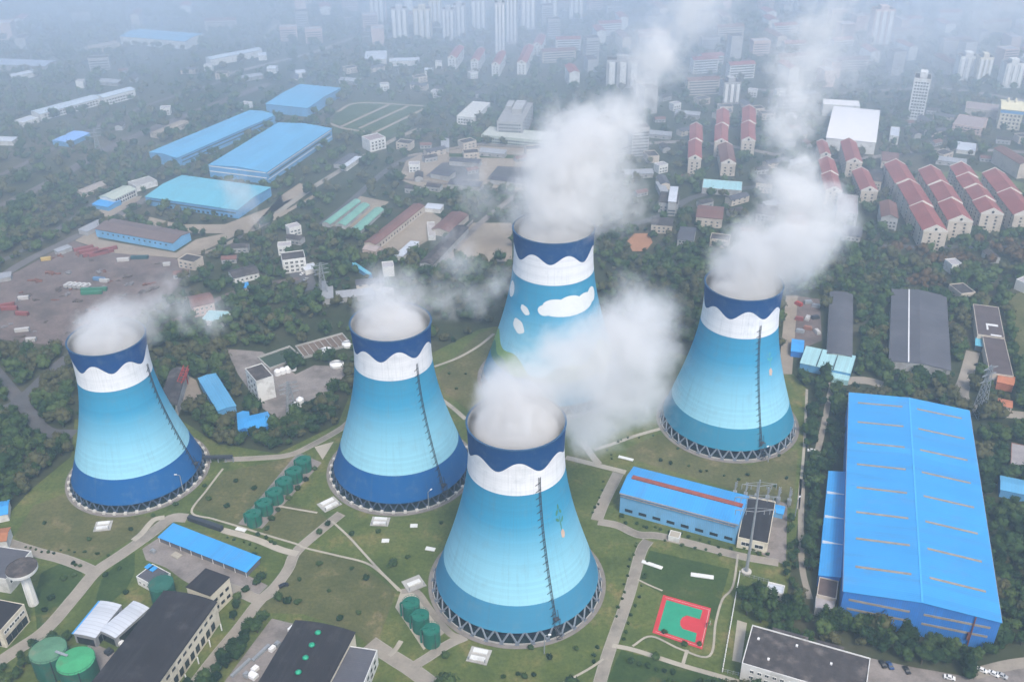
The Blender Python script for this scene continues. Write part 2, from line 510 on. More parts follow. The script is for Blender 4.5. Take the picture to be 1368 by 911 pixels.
def kerbs():
    """a raised kerb along each road edge, left open where another road or path joins"""
    def cross(o, p):
        for j, (qs, *_r) in enumerate(STRIPS):
            if j == o: continue
            for q in qs:
                sg = [(q[(e + 1) % 4][0] - q[e][0]) * (p[1] - q[e][1]) - (q[(e + 1) % 4][1] - q[e][1]) * (p[0] - q[e][0]) for e in range(4)]
                if all(v >= 0 for v in sg) or all(v <= 0 for v in sg): return True
        return False
    for o, (qs, L, Rr, z, kerb) in enumerate(STRIPS):
        if not kerb: continue
        kb = MB()
        for S, sg in ((L, 1), (Rr, -1)):
            for i in range(len(S) - 1):
                for f in range(3):
                    a, b = S[i] + (S[i + 1] - S[i]) * f / 3, S[i] + (S[i + 1] - S[i]) * (f + 1) / 3
                    d = (b - a) / (np.linalg.norm(b - a) + 1e-9); q = np.array([-d[1], d[0]]) * sg
                    a2, b2 = a + q * .3, b + q * .3
                    if cross(o, (a + b) / 2 + q * .3): continue
                    kb.add([(*a, 0), (*b, 0), (*b2, 0), (*a2, 0), (*a, z + .1), (*b, z + .1), (*b2, z + .1), (*a2, z + .1)], [(4,5,6,7),(0,1,5,4),(1,2,6,5),(2,3,7,6),(3,0,4,7)])
        tag(kb.build("kerb", kerb), None, None, None, "structure")

def rect(A, B, C, h):
    a, b, c = (np.array(G(*p, h)[:2]) for p in (A, B, C))
    u = b - a; w = c - b
    if np.linalg.norm(w) > 1.3 * np.linalg.norm(u):          # the longer side gives the direction
        v = w / np.linalg.norm(w); u = np.array([v[1], -v[0]])
        if np.dot(u, b - a) < 0: u = -u
    u = u / np.linalg.norm(u); L = float(np.dot(b - a, u)); v = np.array([-u[1], u[0]])
    W = float(np.dot(c - b, v))
    cen = b - u * L / 2 + v * W / 2
    if W < 0: u, v, W = -u, -v, -W
    return cen, math.atan2(u[1], u[0]), L, W
_W = {}
def win_mesh(w, h, m, fr=None):
    key = (round(w, 2), round(h, 2), m.name, fr.name if fr else '')
    if key not in _W:
        mb = MB()
        mb.box(-w / 2, w / 2, -.10, .12, -h / 2, h / 2)
        _W[key] = mb.mesh("window", m)
    return _W[key]
def frame_mesh(w, h, m):
    key = ("f", round(w, 2), round(h, 2), m.name)
    if key not in _W:
        mb = MB(); t = .18
        for x0, x1, z0, z1 in ((-w/2-t, -w/2, -h/2-t, h/2+t), (w/2, w/2+t, -h/2-t, h/2+t), (-w/2, w/2, h/2, h/2+t), (-w/2, w/2, -h/2-t, -h/2), (-.06, .06, -h/2, h/2)):
            mb.box(x0, x1, -.16, .10, z0, z1)
        _W[key] = mb.mesh("window", m)
    return _W[key]
FACES = {'f': (0, -1), 'b': (0, 1), 'l': (-1, 0), 'r': (1, 0)}
def windows(root, face, L, W, cols, rows, w, h, z0, dz, m, frame=None, u0=.06, u1=.94, name="window", xs=None):
    fx, fy = FACES[face]
    span, half = (L, W / 2) if fy else (W, L / 2)
    rz = {'f': 0, 'b': PI, 'l': -PI / 2, 'r': PI / 2}[face]
    nx, ny = math.sin(rz), -math.cos(rz)
    tx, ty = math.cos(rz), math.sin(rz)
    for r in range(rows):
        for c in range(cols):
            f = xs[c] if xs else (u0 + (u1 - u0) * (c + .5) / cols)
            q = (f - .5) * span
            loc = (nx * half + tx * q, ny * half + ty * q, z0 + dz * r)
            if frame:
                fo = link(name, frame_mesh(w, h, frame), root, loc, (0, 0, rz))
                link("pane", win_mesh(w, h, m), fo, (0, .06, 0))
            else:
                link(name, win_mesh(w, h, m), root, loc, (0, 0, rz))
def profile(kind, rise, n=10):
    if kind == 'gable': return [(0, 0), (.5, rise), (1, 0)]
    if kind == 'arch': return [(k / n, rise * (1 - (2 * k / n - 1) ** 2)) for k in range(n + 1)]
    if kind == 'mono': return [(0, 0), (1, rise)]
    return [(0, 0), (1, 0)]
def bldg(name, label, cat, A, B, C, h, roof='gable', ridge='x', rise=1.0, wall=None, rm=None, over=.6, thick=.3, group=None, z0=0.0, parapet=.7, depth=None, wins=(), rect_=None):
    cen, rz, L, W = rect_ or rect(A, B, C, h)
    if depth: 
        v = np.array([-math.sin(rz), math.cos(rz)]); cen = cen + v * (depth - W) / 2; W = depth
    root = thing(name, label, cat, (cen[0], cen[1], z0), rz, group)
    FOOT.append([tuple(cen + np.array([math.cos(rz) * sx * (L / 2 + 1.5) - math.sin(rz) * sy * (W / 2 + 1.5), math.sin(rz) * sx * (L / 2 + 1.5) + math.cos(rz) * sy * (W / 2 + 1.5)])) for sx, sy in ((-1, -1), (1, -1), (1, 1), (-1, 1))])
    hb = h - z0
    pf = profile(roof, rise)
    S, E = (W, L) if ridge == 'x' else (L, W)           # span across the ridge, extent along it
    def pt(s, e, z): return (e, s, z) if ridge == 'x' else (s, e, z)
    cs = [(-S / 2, 0), (S / 2, 0)] + [(S * (t - .5), hb + d) for t, d in reversed(pf)]
    n = len(cs)
    mb = MB()
    fl = ridge == 'y'
    f = [tuple(range(n)), tuple(range(2 * n - 1, n - 1, -1))] + [(k, k + n, (k + 1) % n + n, (k + 1) % n) for k in range(n)]
    if fl: f = [tuple(reversed(q)) for q in f]
    mb.add([pt(s, -E / 2, z) for s, z in cs] + [pt(s, E / 2, z) for s, z in cs], f)
    mb.build("wall", wall, root)
    rf = MB()
    if roof == 'flat':
        p = .35
        rf.box(-L / 2 + p, L / 2 - p, -W / 2 + p, W / 2 - p, hb - .05, hb + .12)
        rf.build("roof", rm, root)
        if parapet:
            pm = MB()
            x, y = L / 2 + .06, W / 2 + .06
            for q in ((-x, x, -y, -y + p), (-x, x, y - p, y), (-x, -x + p, -y + p, y - p), (x - p, x, -y + p, y - p)):
                pm.box(*q, hb - .3, hb + parapet)
            pm.build("parapet", wall, root)
    else:
        dz0 = pf[1][1] / (pf[1][0] * S) if pf[1][0] else 0
        top = [(-S / 2 - over, hb + pf[0][1] - dz0 * over + thick)] + [(S * (t - .5), hb + d + thick) for t, d in pf[1:-1]]
        dz1 = (pf[-2][1] - pf[-1][1]) / (S * (pf[-1][0] - pf[-2][0]))
        top += [(S / 2 + over, hb + pf[-1][1] - dz1 * over + thick)]
        ring = top + [(s, z - thick + .02) for s, z in reversed(top)]
        n = len(ring); e2 = E / 2 + over
        f = [tuple(range(n)), tuple(range(2 * n - 1, n - 1, -1))] + [(k, k + n, (k + 1) % n + n, (k + 1) % n) for k in range(n)]
        if not fl: f = [tuple(reversed(q)) for q in f]
        rf.add([pt(s, -e2, z) for s, z in ring] + [pt(s, e2, z) for s, z in ring], f)
        rf.build("roof", rm, root)
    for wdef in wins: windows(root, wdef[0], L, W, *wdef[1:])
    return root, L, W, hb
def solid(root, name, x0, x1, y0, y1, z0, z1, m):
    return MB().box(x0, x1, y0, y1, z0, z1).build(name, m, root)

# ------------------------------------------------------------------ materials of the place
M_water = flat("basin_water", (.012, .025, .03), .15, .4, .3)
glass_dark = flat("dark_glass", (.018, .024, .032), .2, .3, .8, .5)
glass_blue = flat("grey_glass", (.06, .08, .10), .25, .3, .8, .5)
cream_wall = flat("cream_plaster", (.60, .55, .44), .85, .1, .15, dirt=(.33, .29, .22, 1), dscale=.12)
white_wall = flat("white_plaster", (.64, .64, .62), .85, .1, .15, dirt=(.36, .35, .33, 1), dscale=.12)
grey_wall = flat("grey_plaster", (.36, .36, .36), .85, .15, .15, dirt=(.2, .19, .18, 1), dscale=.1)
tile_wall = flat("beige_tiles", (.50, .44, .37), .8, .12, .2, dirt=(.3, .26, .22, 1), dscale=.1)
pink_wall = flat("pink_plaster", (.56, .42, .37), .85, .1, .2, dirt=(.34, .27, .23, 1), dscale=.12)
white_frame = flat("white_frame", (.7, .7, .68), .6, .08, .6)
brick_wall = flat("brick", (.26, .13, .09), .9, .25, .4, dirt=(.12, .09, .07, 1), dscale=.1)
black_roof = sheet_metal("tarred_roof", (.020, .017, .020), 1.0, 0, .8, .3, .85)
grey_roof = flat("weathered_felt", (.055, .048, .048), .95, .45, .2, dirt=(.15, .13, .12, 1), dscale=.14)
slate_roof = sheet_metal("slate_sheet", (.085, .085, .10), 1.1, 1, .85, .2, .8)
blue_roof = sheet_metal("blue_sheet", (.045, .30, .66), 1.4, 1, .86, .07, .5)
blue_roof_x = sheet_metal("blue_sheet_long", (.045, .30, .66), 1.4, 0, .86, .07, .5)
pale_blue_roof = sheet_metal("faded_blue_sheet", (.10, .33, .55), 1.6, 0, .88, .1, .55)
teal_roof = sheet_metal("faded_teal_sheet", (.12, .40, .52), 1.6, 0, .88, .1, .55)
blue_wall = sheet_metal("blue_cladding", (.03, .19, .58), 1.0, 0, .8, .1, .5)
pale_blue_wall = sheet_metal("pale_blue_cladding", (.11, .33, .60), 1.0, 0, .85, .1, .55)
sky_wall = sheet_metal("sky_blue_cladding", (.16, .40, .66), 1.0, 0, .85, .1, .55)
grey_sheet = sheet_metal("grey_sheet", (.3, .31, .33), 1.0, 0, .85, .12, .5)
white_sheet = sheet_metal("white_sheet", (.52, .55, .60), 2.2, 1, .8, .08, .45)
aqua_roof = sheet_metal("aqua_sheet", (.33, .55, .58), 1.5, 0, .85, .12, .5)
red_tiles = sheet_metal("red_roof_tiles", (.27, .085, .075), .6, 0, .8, .2, .85)
brown_tiles = sheet_metal("brown_roof_tiles", (.17, .085, .07), .6, 0, .8, .25, .85)
rust_strip = flat("rusty_ridge_light", (.25, .07, .05), .8, .25, .5)
skylight = flat("yellowed_skylight", (.27, .24, .20), .6, .25, .3)
green_paint = flat("green_tank_paint", (.010, .13, .088), .55, .2, .2, dirt=(.06, .1, .06, 1), dscale=.15)
dark_green_paint = flat("dark_green_tank_paint", (.02, .105, .075), .6, .2, .2, dirt=(.07, .09, .06, 1), dscale=.15)
pale_green_top = flat("faded_green_tank_top", (.085, .20, .12), .7, .25, .2, dirt=(.2, .21, .14, 1), dscale=.12)
fresh_green_top = flat("fresh_green_tank_top", (.05, .30, .13), .6, .2, .2, dirt=(.10, .2, .1, 1), dscale=.12)
green_metal = flat("bright_green_metal", (.02, .30, .17), .5, .15, .4)
steel = flat("galvanised_steel", (.30, .32, .34), .5, .15, .6, metal=.3)
red_metal = flat("red_metal", (.34, .05, .04), .6, .2, .5)
white_metal = flat("white_metal", (.72, .72, .72), .5, .08, .4)
asphalt = flat("asphalt", (.085, .085, .09), .95, .2, .1, dirt=(.12, .11, .11, 1), dscale=.04)
road_conc = flat("concrete_road", (.27, .24, .20), .95, .14, .12, dirt=(.13, .12, .105, 1), dscale=.035)
path_conc = flat("concrete_path", (.36, .325, .265), .95, .14, .2, dirt=(.2, .185, .16, 1), dscale=.05)
yard_conc = flat("yard_concrete", (.215, .19, .175), .95, .28, .12, dirt=(.10, .088, .08, 1), dscale=.05)
dirt_yard = flat("bare_earth", (.14, .108, .098), 1.0, .4, .06, dirt=(.07, .058, .053, 1), dscale=.035)
tan_earth = flat("tan_earth", (.27, .225, .175), 1.0, .18, .03, dirt=(.19, .155, .12, 1), dscale=.02)
kerb_m = flat("kerb_stone", (.30, .28, .24), .9, .15, .4)
court_red = flat("court_red", (.48, .035, .045), .8, .1, .15)
court_green = flat("court_green", (.02, .26, .15), .8, .1, .15)
hedge_soil = flat("plant_soil", (.07, .06, .035), 1.0, .3, .2)

def lawn_mat(key, a, b, c, d):
    t = NT(key); p = t.geo()
    n1 = t.noise(p, .012, 5, .6); n2 = t.noise(p, .055, 5, .65); n3 = t.noise(p, .5, 4, .7)
    base = t.ramp(t.math('ADD', t.math('MULTIPLY', n1, .5), t.math('MULTIPLY', n2, .5)), [(.36, a), (.5, b), (.62, c)])
    base = t.mix(t.smooth(n2, .56, .72), base, d)
    base = t.mix(t.math('MULTIPLY', t.smooth(n3, .35, .7), .45), base, tuple(x * .55 for x in a[:3]) + (1,))
    return t.surf(base, 1.0, .1, bump=n3, bstr=.6, bdist=.3)
lawn_m = lawn_mat("lawn_grass", (.050, .076, .019, 1), (.098, .126, .034, 1), (.155, .155, .052, 1), (.21, .175, .07, 1))
dry_lawn = lawn_mat("dry_grass", (.066, .078, .028, 1), (.110, .112, .044, 1), (.150, .138, .062, 1), (.20, .165, .085, 1))
lush_lawn = lawn_mat("lush_grass", (.028, .056, .016, 1), (.050, .082, .022, 1), (.075, .10, .03, 1), (.115, .115, .045, 1))
def land_mat():
    t = NT("open_land"); p = t.geo()
    n1 = t.noise(p, .0035, 5, .6); n2 = t.noise(p, .02, 5, .65); n3 = t.noise(p, .12, 4, .7)
    c = t.ramp(t.math('ADD', t.math('MULTIPLY', n1, .6), t.math('MULTIPLY', n2, .4)), [(.34, (.030, .042, .020, 1)), (.5, (.050, .058, .030, 1)), (.6, (.092, .082, .055, 1)), (.7, (.16, .135, .11, 1))])
    c = t.mix(t.math('MULTIPLY', t.smooth(n3, .4, .75), .5), c, (.022, .028, .015, 1))
    return t.surf(c, 1.0, .05)
land_m = land_mat()
# ------------------------------------------------------------------ the ground: one sheet to the horizon, then what lies on it
tag(MB().add([(-9000, -4000, 0), (9000, -4000, 0), (9000, 14000, 0), (-9000, 14000, 0)], [(0, 1, 2, 3)]).build("ground", land_m), kind="structure")
LAWN = [(0,700),(40,655),(95,610),(100,560),(240,560),(290,592),(370,606),(452,566),(470,520),(560,480),(640,440),(700,430),(900,470),(935,480),(1060,500),(1078,520),(1072,660),(1052,790),(985,915),(760,930),(400,930),(250,930),(-60,950),(-60,760)]
poly("lawn", LAWN, .05, lawn_m, False)
poly("lawn", [(20,715),(45,675),(100,655),(140,690),(225,690),(185,715),(130,748),(90,742),(30,728)], .08, dry_lawn, False)
poly("lawn", [(258,680),(300,630),(385,612),(400,612),(325,705)], .08, dry_lawn, False)
poly("lawn", [(360,690),(380,672),(425,683),(440,695),(395,724),(350,712)], .08, dry_lawn, False)
poly("lawn", [(400,735),(470,745),(530,790),(500,868),(470,842),(405,820),(345,818),(352,800),(372,785),(390,752)], .08, dry_lawn, False)
poly("lawn", [(585,500),(640,445),(660,440),(640,560),(590,520)], .08, dry_lawn, False)
poly("lawn", [(835,600),(880,580),(1000,622),(1066,600),(1060,680),(1000,660),(840,612)], .08, dry_lawn, False)
poly("lawn", [(868,735),(975,760),(955,828),(888,795),(852,775)], .08, lush_lawn, False)
poly("lawn", [(100,745),(112,770),(105,785),(50,845),(45,800),(55,765),(75,755)], .08, lush_lawn, False)
poly("lawn", [(180,738),(158,750),(135,775),(128,800),(148,805),(170,785),(180,765)], .08, lush_lawn, False)
poly("lawn", [(830,868),(960,905),(960,930),(800,930)], .08, lush_lawn, False)
# yards
poly("concrete_yard", [(190,733),(217,715),(330,768),(358,782),(340,800),(305,790),(290,800),(245,775),(222,758),(195,748)], .11, yard_conc)
poly("concrete_yard", [(363,826),(401,835),(330,930),(285,930)], .11, yard_conc)
poly("concrete_yard", [(118,856),(155,872),(130,908),(112,890)], .11, yard_conc)
poly("concrete_yard", [(1150,876),(1215,890),(1300,905),(1368,880),(1420,890),(1420,960),(1140,960)], .11, yard_conc)
poly("concrete_yard", [(985,828),(998,832),(990,885),(978,882)], .11, path_conc)
poly("concrete_yard", [(302,466),(318,500),(350,545),(372,560),(400,555),(445,520),(470,490),(420,488),(395,500),(350,470)], .11, yard_conc)
poly("concrete_yard", [(225,545),(240,495),(262,508),(275,540),(250,548)], .11, tan_earth)
poly("concrete_yard", [(1000,660),(1052,672),(1050,755),(1005,735)], .09, yard_conc)
poly("dirt_yard", [(-80,440),(-60,400),(25,362),(98,322),(135,336),(230,345),(262,352),(230,392),(170,430),(90,462),(30,458)], .11, dirt_yard)
poly("dirt_yard", [(100,322),(128,305),(132,320),(235,338),(262,320),(300,312),(330,308),(300,322),(250,346),(150,338)], .14, tan_earth)
poly("dirt_yard", [(150,268),(190,262),(170,290),(140,302),(128,285)], .11, tan_earth)
poly("dirt_yard", [(200,290),(240,300),(300,300),(340,285),(400,262),(420,250),(400,245),(375,262),(385,285),(330,312),(260,312),(195,300)], .11, tan_earth)
poly("dirt_yard", [(430,298),(480,262),(520,270),(470,310)], .11, tan_earth)
poly("dirt_yard", [(500,328),(567,278),(590,292),(575,320),(530,345)], .12, tan_earth)
poly("dirt_yard", [(575,350),(632,298),(684,298),(684,350)], .11, tan_earth)
poly("dirt_yard", [(532,240),(545,210),(640,195),(720,200),(720,255),(560,250)], .11, tan_earth)
poly("dirt_yard", [(568,236),(590,218),(640,215),(640,240),(600,240)], .15, asphalt)
poly("dirt_yard", [(650,240),(665,222),(715,225),(712,252)], .15, asphalt)
poly("sports_ground", [(838,322),(848,312),(866,312),(872,324),(862,336),(845,336)], .12, flat("court_clay", (.34, .17, .09), .95, .2, .1))
poly("dirt_yard", [(1062,395),(1095,400),(1098,455),(1060,470),(1046,480)], .11, dirt_yard)
poly("dirt_yard", [(1050,395),(1066,395),(1058,500),(1040,500)], .13, tan_earth)
poly("car_park", [(383,358),(410,348),(425,385),(398,392)], .11, asphalt)
poly("meadow", [(1210,240),(1290,225),(1368,245),(1368,262),(1290,250)], .11, flat("field_grass", (.09, .12, .04), 1, .3, .05))
poly("meadow", [(1345,395),(1368,390),(1400,400),(1400,520),(1360,480)], .11, dry_lawn)
# roads
K = kerb_m
strip("road", [(-60,925),(15,873),(60,842),(100,797),(128,764),(160,742),(200,714),(228,693),(250,692)], 6.6, .15, road_conc, K)
strip("road", [(0,722),(50,738),(85,747),(118,760),(128,768)], 6.0, .19, road_conc, K)
strip("road", [(456,686),(430,707),(396,737),(385,760),(368,783),(345,805),(318,840),(285,880),(255,920)], 5.4, .15, road_conc, K)
strip("road", [(300,783),(322,791),(345,800),(365,790)], 5.6, .19, road_conc, K)
strip("path", [(297,708),(340,720),(375,734),(398,740)], 4.2, .17, path_conc)
strip("path", [(298,626),(276,655),(256,684),(284,693),(318,703),(360,716),(397,727),(408,732),(450,742),(489,752),(512,768),(533,789)], 1.3, .21, path_conc)
strip("path", [(443,696),(465,716),(487,740),(510,765),(536,790)], 1.3, .23, path_conc)
strip("road", [(300,614),(345,612),(386,608),(418,594),(455,573),(470,560)], 4.0, .15, road_conc, K)
strip("path", [(372,676),(400,681),(424,685)], 1.3, .2, path_conc)
strip("path", [(220,691),(205,695),(190,712),(178,722)], 3.6, .22, path_conc)
strip("path", [(580,490),(612,478),(640,462),(660,446)], 2.2, .15, path_conc)
strip("path", [(585,530),(605,545),(622,560)], 3.0, .15, path_conc)
poly("concrete_pad", [(420,597),(446,590),(431,614)], .15, path_conc)
poly("concrete_pad", [(318,700),(338,704),(350,706),(430,618),(416,612),(398,604)], .12, yard_conc)
poly("concrete_pad", [(528,811),(566,868),(600,840),(556,784),(536,788)], .12, path_conc)
strip("road", [(536,790),(556,790),(575,815),(600,845),(616,852)], 3.6, .16, road_conc)
strip("road", [(494,858),(515,872),(548,893),(578,915)], 7.5, .18, road_conc, K)
strip("road", [(548,893),(575,876),(598,861),(622,850)], 4.5, .22, road_conc, K)
strip("path", [(536,856),(528,868),(520,876)], 2.5, .24, path_conc)
strip("road", [(795,935),(812,875),(840,795),(856,738),(866,722)], 5.4, .15, road_conc, K)
strip("road", [(797,695),(806,672),(826,632)], 6.0, .15, road_conc, K)
strip("road", [(799,697),(825,702),(852,714),(880,716),(930,728),(985,742),(1040,752)], 4.8, .19, road_conc, K)
strip("road", [(756,611),(796,621),(836,631)], 4.0, .15, path_conc)
strip("path", [(779,590),(789,606),(800,620)], 4.4, .19, path_conc)
strip("path", [(794,601),(822,592),(850,582),(882,573)], 2.6, .22, path_conc)
strip("path", [(818,862),(850,869),(912,889),(975,907),(1010,918)], 2.6, .2, path_conc)
strip("path", [(912,888),(918,868)], 1.6, .23, path_conc)
strip("path", [(852,774),(866,781),(885,789)], 1.0, .2, path_conc)
strip("path", [(845,863),(870,850),(909,867),(948,876),(956,832),(965,801),(979,783),(986,740)], 1.1, .24, path_conc)
strip("path", [(753,912),(789,892),(806,880)], 1.2, .2, path_conc)
strip("road", [(1115,505),(1108,530),(1100,570),(1090,612)], 3.6, .15, road_conc)
strip("road", [(1072,640),(1070,700),(1072,760),(1082,800)], 3.2, .15, road_conc)
strip("path", [(1078,520),(1074,600),(1066,680)], 1.6, .15, path_conc)
strip("road", [(1106,512),(1150,508),(1180,514)], 9, .18, road_conc)
strip("road", [(1300,470),(1292,500),(1285,530),(1310,548),(1375,556)], 9, .15, road_conc)
strip("road", [(1480,880),(1368,885),(1300,900)], 6, .17, road_conc)
# far roads, tracks and the railway
strip("road", [(-20,480),(30,540),(60,575),(100,580)], 9, .15, asphalt)
strip("road", [(-30,555),(20,540),(70,495),(100,470)], 10, .13, asphalt)
strip("road", [(-40,398),(30,352),(90,322),(150,292),(240,240)], 9, .15, flat("worn_asphalt", (.12, .11, .11), .95, .2, .1))
strip("road", [(370,285),(430,243),(520,190),(560,172)], 7, .15, road_conc)
strip("road", [(430,300),(470,268),(520,225),(560,205)], 7, .18, asphalt)
strip("road", [(590,350),(640,300),(690,260)], 6, .18, yard_conc)
for q in ([(450,150),(480,138),(566,142)], [(455,170),(520,140)], [(480,172),(545,142)], [(500,178),(566,146)], [(440,165),(460,172),(500,178)]):
    strip("road", q, 4.5, .2, tan_earth)
ballast = flat("rail_ballast", (.115, .10, .10), 1, .2, .05)
strip("railway", [(-60,305),(0,277),(70,242),(150,196),(260,150),(360,112)], 13, .13, ballast)
strip("railway", [(-60,258),(20,225),(110,178),(200,140),(300,108)], 7, .13, ballast)
strip("road", [(-40,372),(0,350),(60,318),(130,268)], 6, .14, asphalt)
strip("road", [(150,330),(260,340),(330,312),(420,262)], 5, .17, tan_earth)
strip("road", [(230,430),(320,388),(400,372)], 6, .13, dirt_yard)
strip("road", [(760,320),(880,290),(940,260),(1100,240),(1180,230)], 8, .13, asphalt)
strip("road", [(1000,360),(1120,330),(1240,330),(1400,330)], 6, .13, asphalt)
strip("road", [(780,200),(930,190),(1100,215),(1250,200),(1400,205)], 8, .13, yard_conc)
strip("road", [(900,110),(1100,125),(1250,118),(1400,140)], 10, .13, yard_conc)
strip("road", [(300,100),(420,70),(480,50),(560,52),(700,60)], 10, .13, yard_conc)
strip("road", [(355,52),(380,30),(470,24)], 9, .13, tan_earth)
kerbs()
poly("meadow", [(448,150),(480,134),(572,140),(522,184),(440,178)], .1, lush_lawn)
poly("meadow", [(560,252),(720,263),(720,268),(560,258)], .14, lush_lawn, False)
poly("meadow", [(600,205),(720,208),(720,213),(600,210)], .18, lush_lawn, False)
# the half basketball court
poly("court_surface", [(886,794.6),(950,812.5),(938,867.5),(871.5,845)], .20, court_red)
def lerp(a, b, t): return (a[0] + (b[0] - a[0]) * t, a[1] + (b[1] - a[1]) * t)
def CQ(u, v): return lerp(lerp((886,794.6),(950,812.5),u), lerp((871.5,845),(938,867.5),u), v)
poly("court_surface", [CQ(u, v) for u, v in ((.09,.10),(.84,.10),(.83,.33),(.56,.33),(.49,.4),(.46,.5),(.48,.6),(.54,.67),(.83,.67),(.84,.9),(.09,.9))], .24, court_green, False)
wl = flat("court_line_paint", (.66, .62, .58), .8, .1, .4)
strip("court_line", [CQ(.05,.05),CQ(.97,.05)], .14, .26, wl, keep_out=False, n=1)
strip("court_line", [CQ(.97,.05),CQ(.97,.95)], .14, .265, wl, keep_out=False, n=1)
strip("court_line", [CQ(.05,.95),CQ(.97,.95)], .14, .27, wl, keep_out=False, n=1)
# ------------------------------------------------------------------ towers
S_ = .74
BIG = C_(6, 64, 118)
TDEF = [
 (-297.74, 637.07, .9648, TYPE1, 58, False, 40, -30, "white banded blue cooling tower with royal blue foot, leftmost of the five"),
 (-88.80, 640.22, 1.0395, TYPE1, 35, False, 40, -44, "blue cooling tower with royal blue foot standing beside the row of six green tanks"),
 (2.25, 512.32, 1.0072, TYPE0, 27, True, 36, 3, "largest and nearest blue cooling tower, with a painted green seedling near its ladder"),
 (182.67, 701.92, .9867, TYPE0, 33, True, 36, 12, "blue cooling tower with a small painted flower, behind the long blue shed with red ridge"),
 (35.77, 772.85, 1.1174, TYPE0, 140, True, 40, 21.5, "blue cooling tower painted with white clouds, rising behind the drifting steam"),
]
for i, (x, y, s, P, ld, light, nf, ph, lab) in enumerate(TDEF):
    x, y, s = x * S_, y * S_, s * S_
    psi = math.atan2(-y, -x)
    pt = tower_paint("tower_paint", P['H'] * s, P['zl'] * s, P['zw'] * s, psi + R(ph), BIG if light else C_(0, 64, 124),
                     C_(54, 144, 182), C_(146, 200, 216), C_(0, 82, 142) if not light else (C_(58, 128, 162) if i != 3 else C_(46, 126, 156)),
                     wave=((118.8 if light else 114.8) * s, 3.6 * s))
    root, psi = tower(x, y, s, P, pt, ld, light, nf, lab)
    def deco(name, polys, m, off=.12):
        mb = MB()
        for q in polys: mb.add(*patch(P, psi, q, s, off))
        mb.build(name, m, root)
    wp = flat("mural_white", (.66, .69, .70), .7, .06, .3); gp = flat("mural_green", (.05, .20, .13), .7, .2, .4); pp = flat("mural_peach", (.52, .38, .30), .7, .15, .4)
    if i == 4:
        deco("painted_cloud", [ell(22, 79.5, 38, 4.6, 28), ell(4, 83.5, 17, 5.5, 24), ell(24, 84.5, 17, 6.2, 24), ell(46, 84, 13, 5.6, 22), ell(-10, 80, 9, 4.2, 18), ell(62, 85, 10, 6, 18)], wp)
        for q in (ell(-37, 77, 7.5, 3.0, 20, -.25, 5, .05), ell(-43, 63, 9.5, 4.8, 22, -.25, 5, .05), ell(-72, 86, 9, 6.5, 20)): deco("painted_cloud", [q], wp)
        def band(lo, hi, off):
            n = len(lo); vs = []
            for (d, z0), (_, z1) in zip(lo, hi):
                for k in range(7):
                    z = z0 + (z1 - z0) * k / 6; r = (rad(P, z) + off) * s; a_ = psi + R(d); vs.append((r * math.cos(a_), r * math.sin(a_), z * s))
            return vs, [(i_ * 7 + k, i_ * 7 + 7 + k, i_ * 7 + 8 + k, i_ * 7 + k + 1) for i_ in range(n - 1) for k in range(6)]
        ds = list(range(-110, 101, 3))
        MB().add(*band([(d, 25.8) for d in ds], [(d, 37 + 8 * math.sin(d * .05 - 1.2) + 4 * math.sin(d * .13)) for d in ds], .12)).build("painted_hill", flat("mural_hill", (.17, .30, .09), .7, .25, .05), root)
        MB().add(*band([(d, 25.8) for d in ds], [(d, 31 + 5 * math.sin(d * .07 + .6) + 2 * math.sin(d * .21)) for d in ds], .22)).build("painted_hill", flat("mural_dark_hill", (.05, .17, .10), .7, .25, .05), root)
    if i == 2:
        deco("painted_seedling", [ell(50, 71, .7, 5.5, 12), ell(46.5, 74.5, 2.6, 1.1, 12, -.5), ell(53.5, 73, 2.6, 1.1, 12, .6), ell(47, 79.5, 2.4, 1.3, 12, .7), ell(52.5, 79, 2.2, 1.2, 12, -.6), ell(50, 83, 1.2, 2.0, 12)], gp)
        deco("painted_pot", [ell(50.5, 63.5, 2.6, 3.0, 16, 0, 5, .08)], pp, .14)
    if i == 3:
        deco("painted_seedling", [ell(53, 76, .6, 5.0, 12), ell(50, 79, 2.4, 1.0, 12, -.5), ell(56, 78, 2.4, 1.0, 12, .6), ell(53, 83, 1.2, 1.6, 12)], flat("mural_teal", (.07, .34, .34), .7, .2, .4))
        deco("painted_pot", [ell(53, 67.5, 3.0, 3.2, 20, 0, 5, .14)], pp, .14)

# ------------------------------------------------------------------ foreground halls, right
r, L, W, h = bldg("steel_hall", "huge bright blue steel hall with thin grey skylight strips, largest building in the photo", "hall",
    (1128,781),(1337,831),(1294,549), 18.6, 'gable', 'y', 2.6, blue_wall, blue_roof, .5, .35)
sl = 2.6 / (L / 2)
for side in (-1, 1):
    n = 8
    for k in range(n):
        y = -W / 2 + W * (k + .85) / (n + .35)
        if side < 0 and k == n - 1 and False: continue
        mb = MB(); x0, x1 = (L / 2) * .12, (L / 2) * .86
        zz = lambda x: h + 2.6 - sl * x + .36
        vs = [(side * x0, y - .75, zz(x0)), (side * x1, y - .75, zz(x1)), (side * x1, y + .75, zz(x1)), (side * x0, y + .75, zz(x0))]
        vs += [(a, b, c + .12) for a, b, c in vs]
        mb.add(vs, [(4,5,6,7),(0,1,5,4),(1,2,6,5),(2,3,7,6),(3,0,4,7)]).build("skylight_strip", skylight, r)
solid(r, "ridge_cap", -.45, .45, -W / 2 - .4, W / 2 + .4, h + 2.62, h + 3.15, flat("ridge_cap_blue", (.07, .36, .74), .5, .08, .3))
for z in (7.6, 13.4):
    for x0, x1 in ((-L * .46, -L * .06), (L * .03, L * .45)):
        solid(r, "window_band", x0, x1, -W / 2 - .14, -W / 2 + .1, z, z + 1.3, skylight)
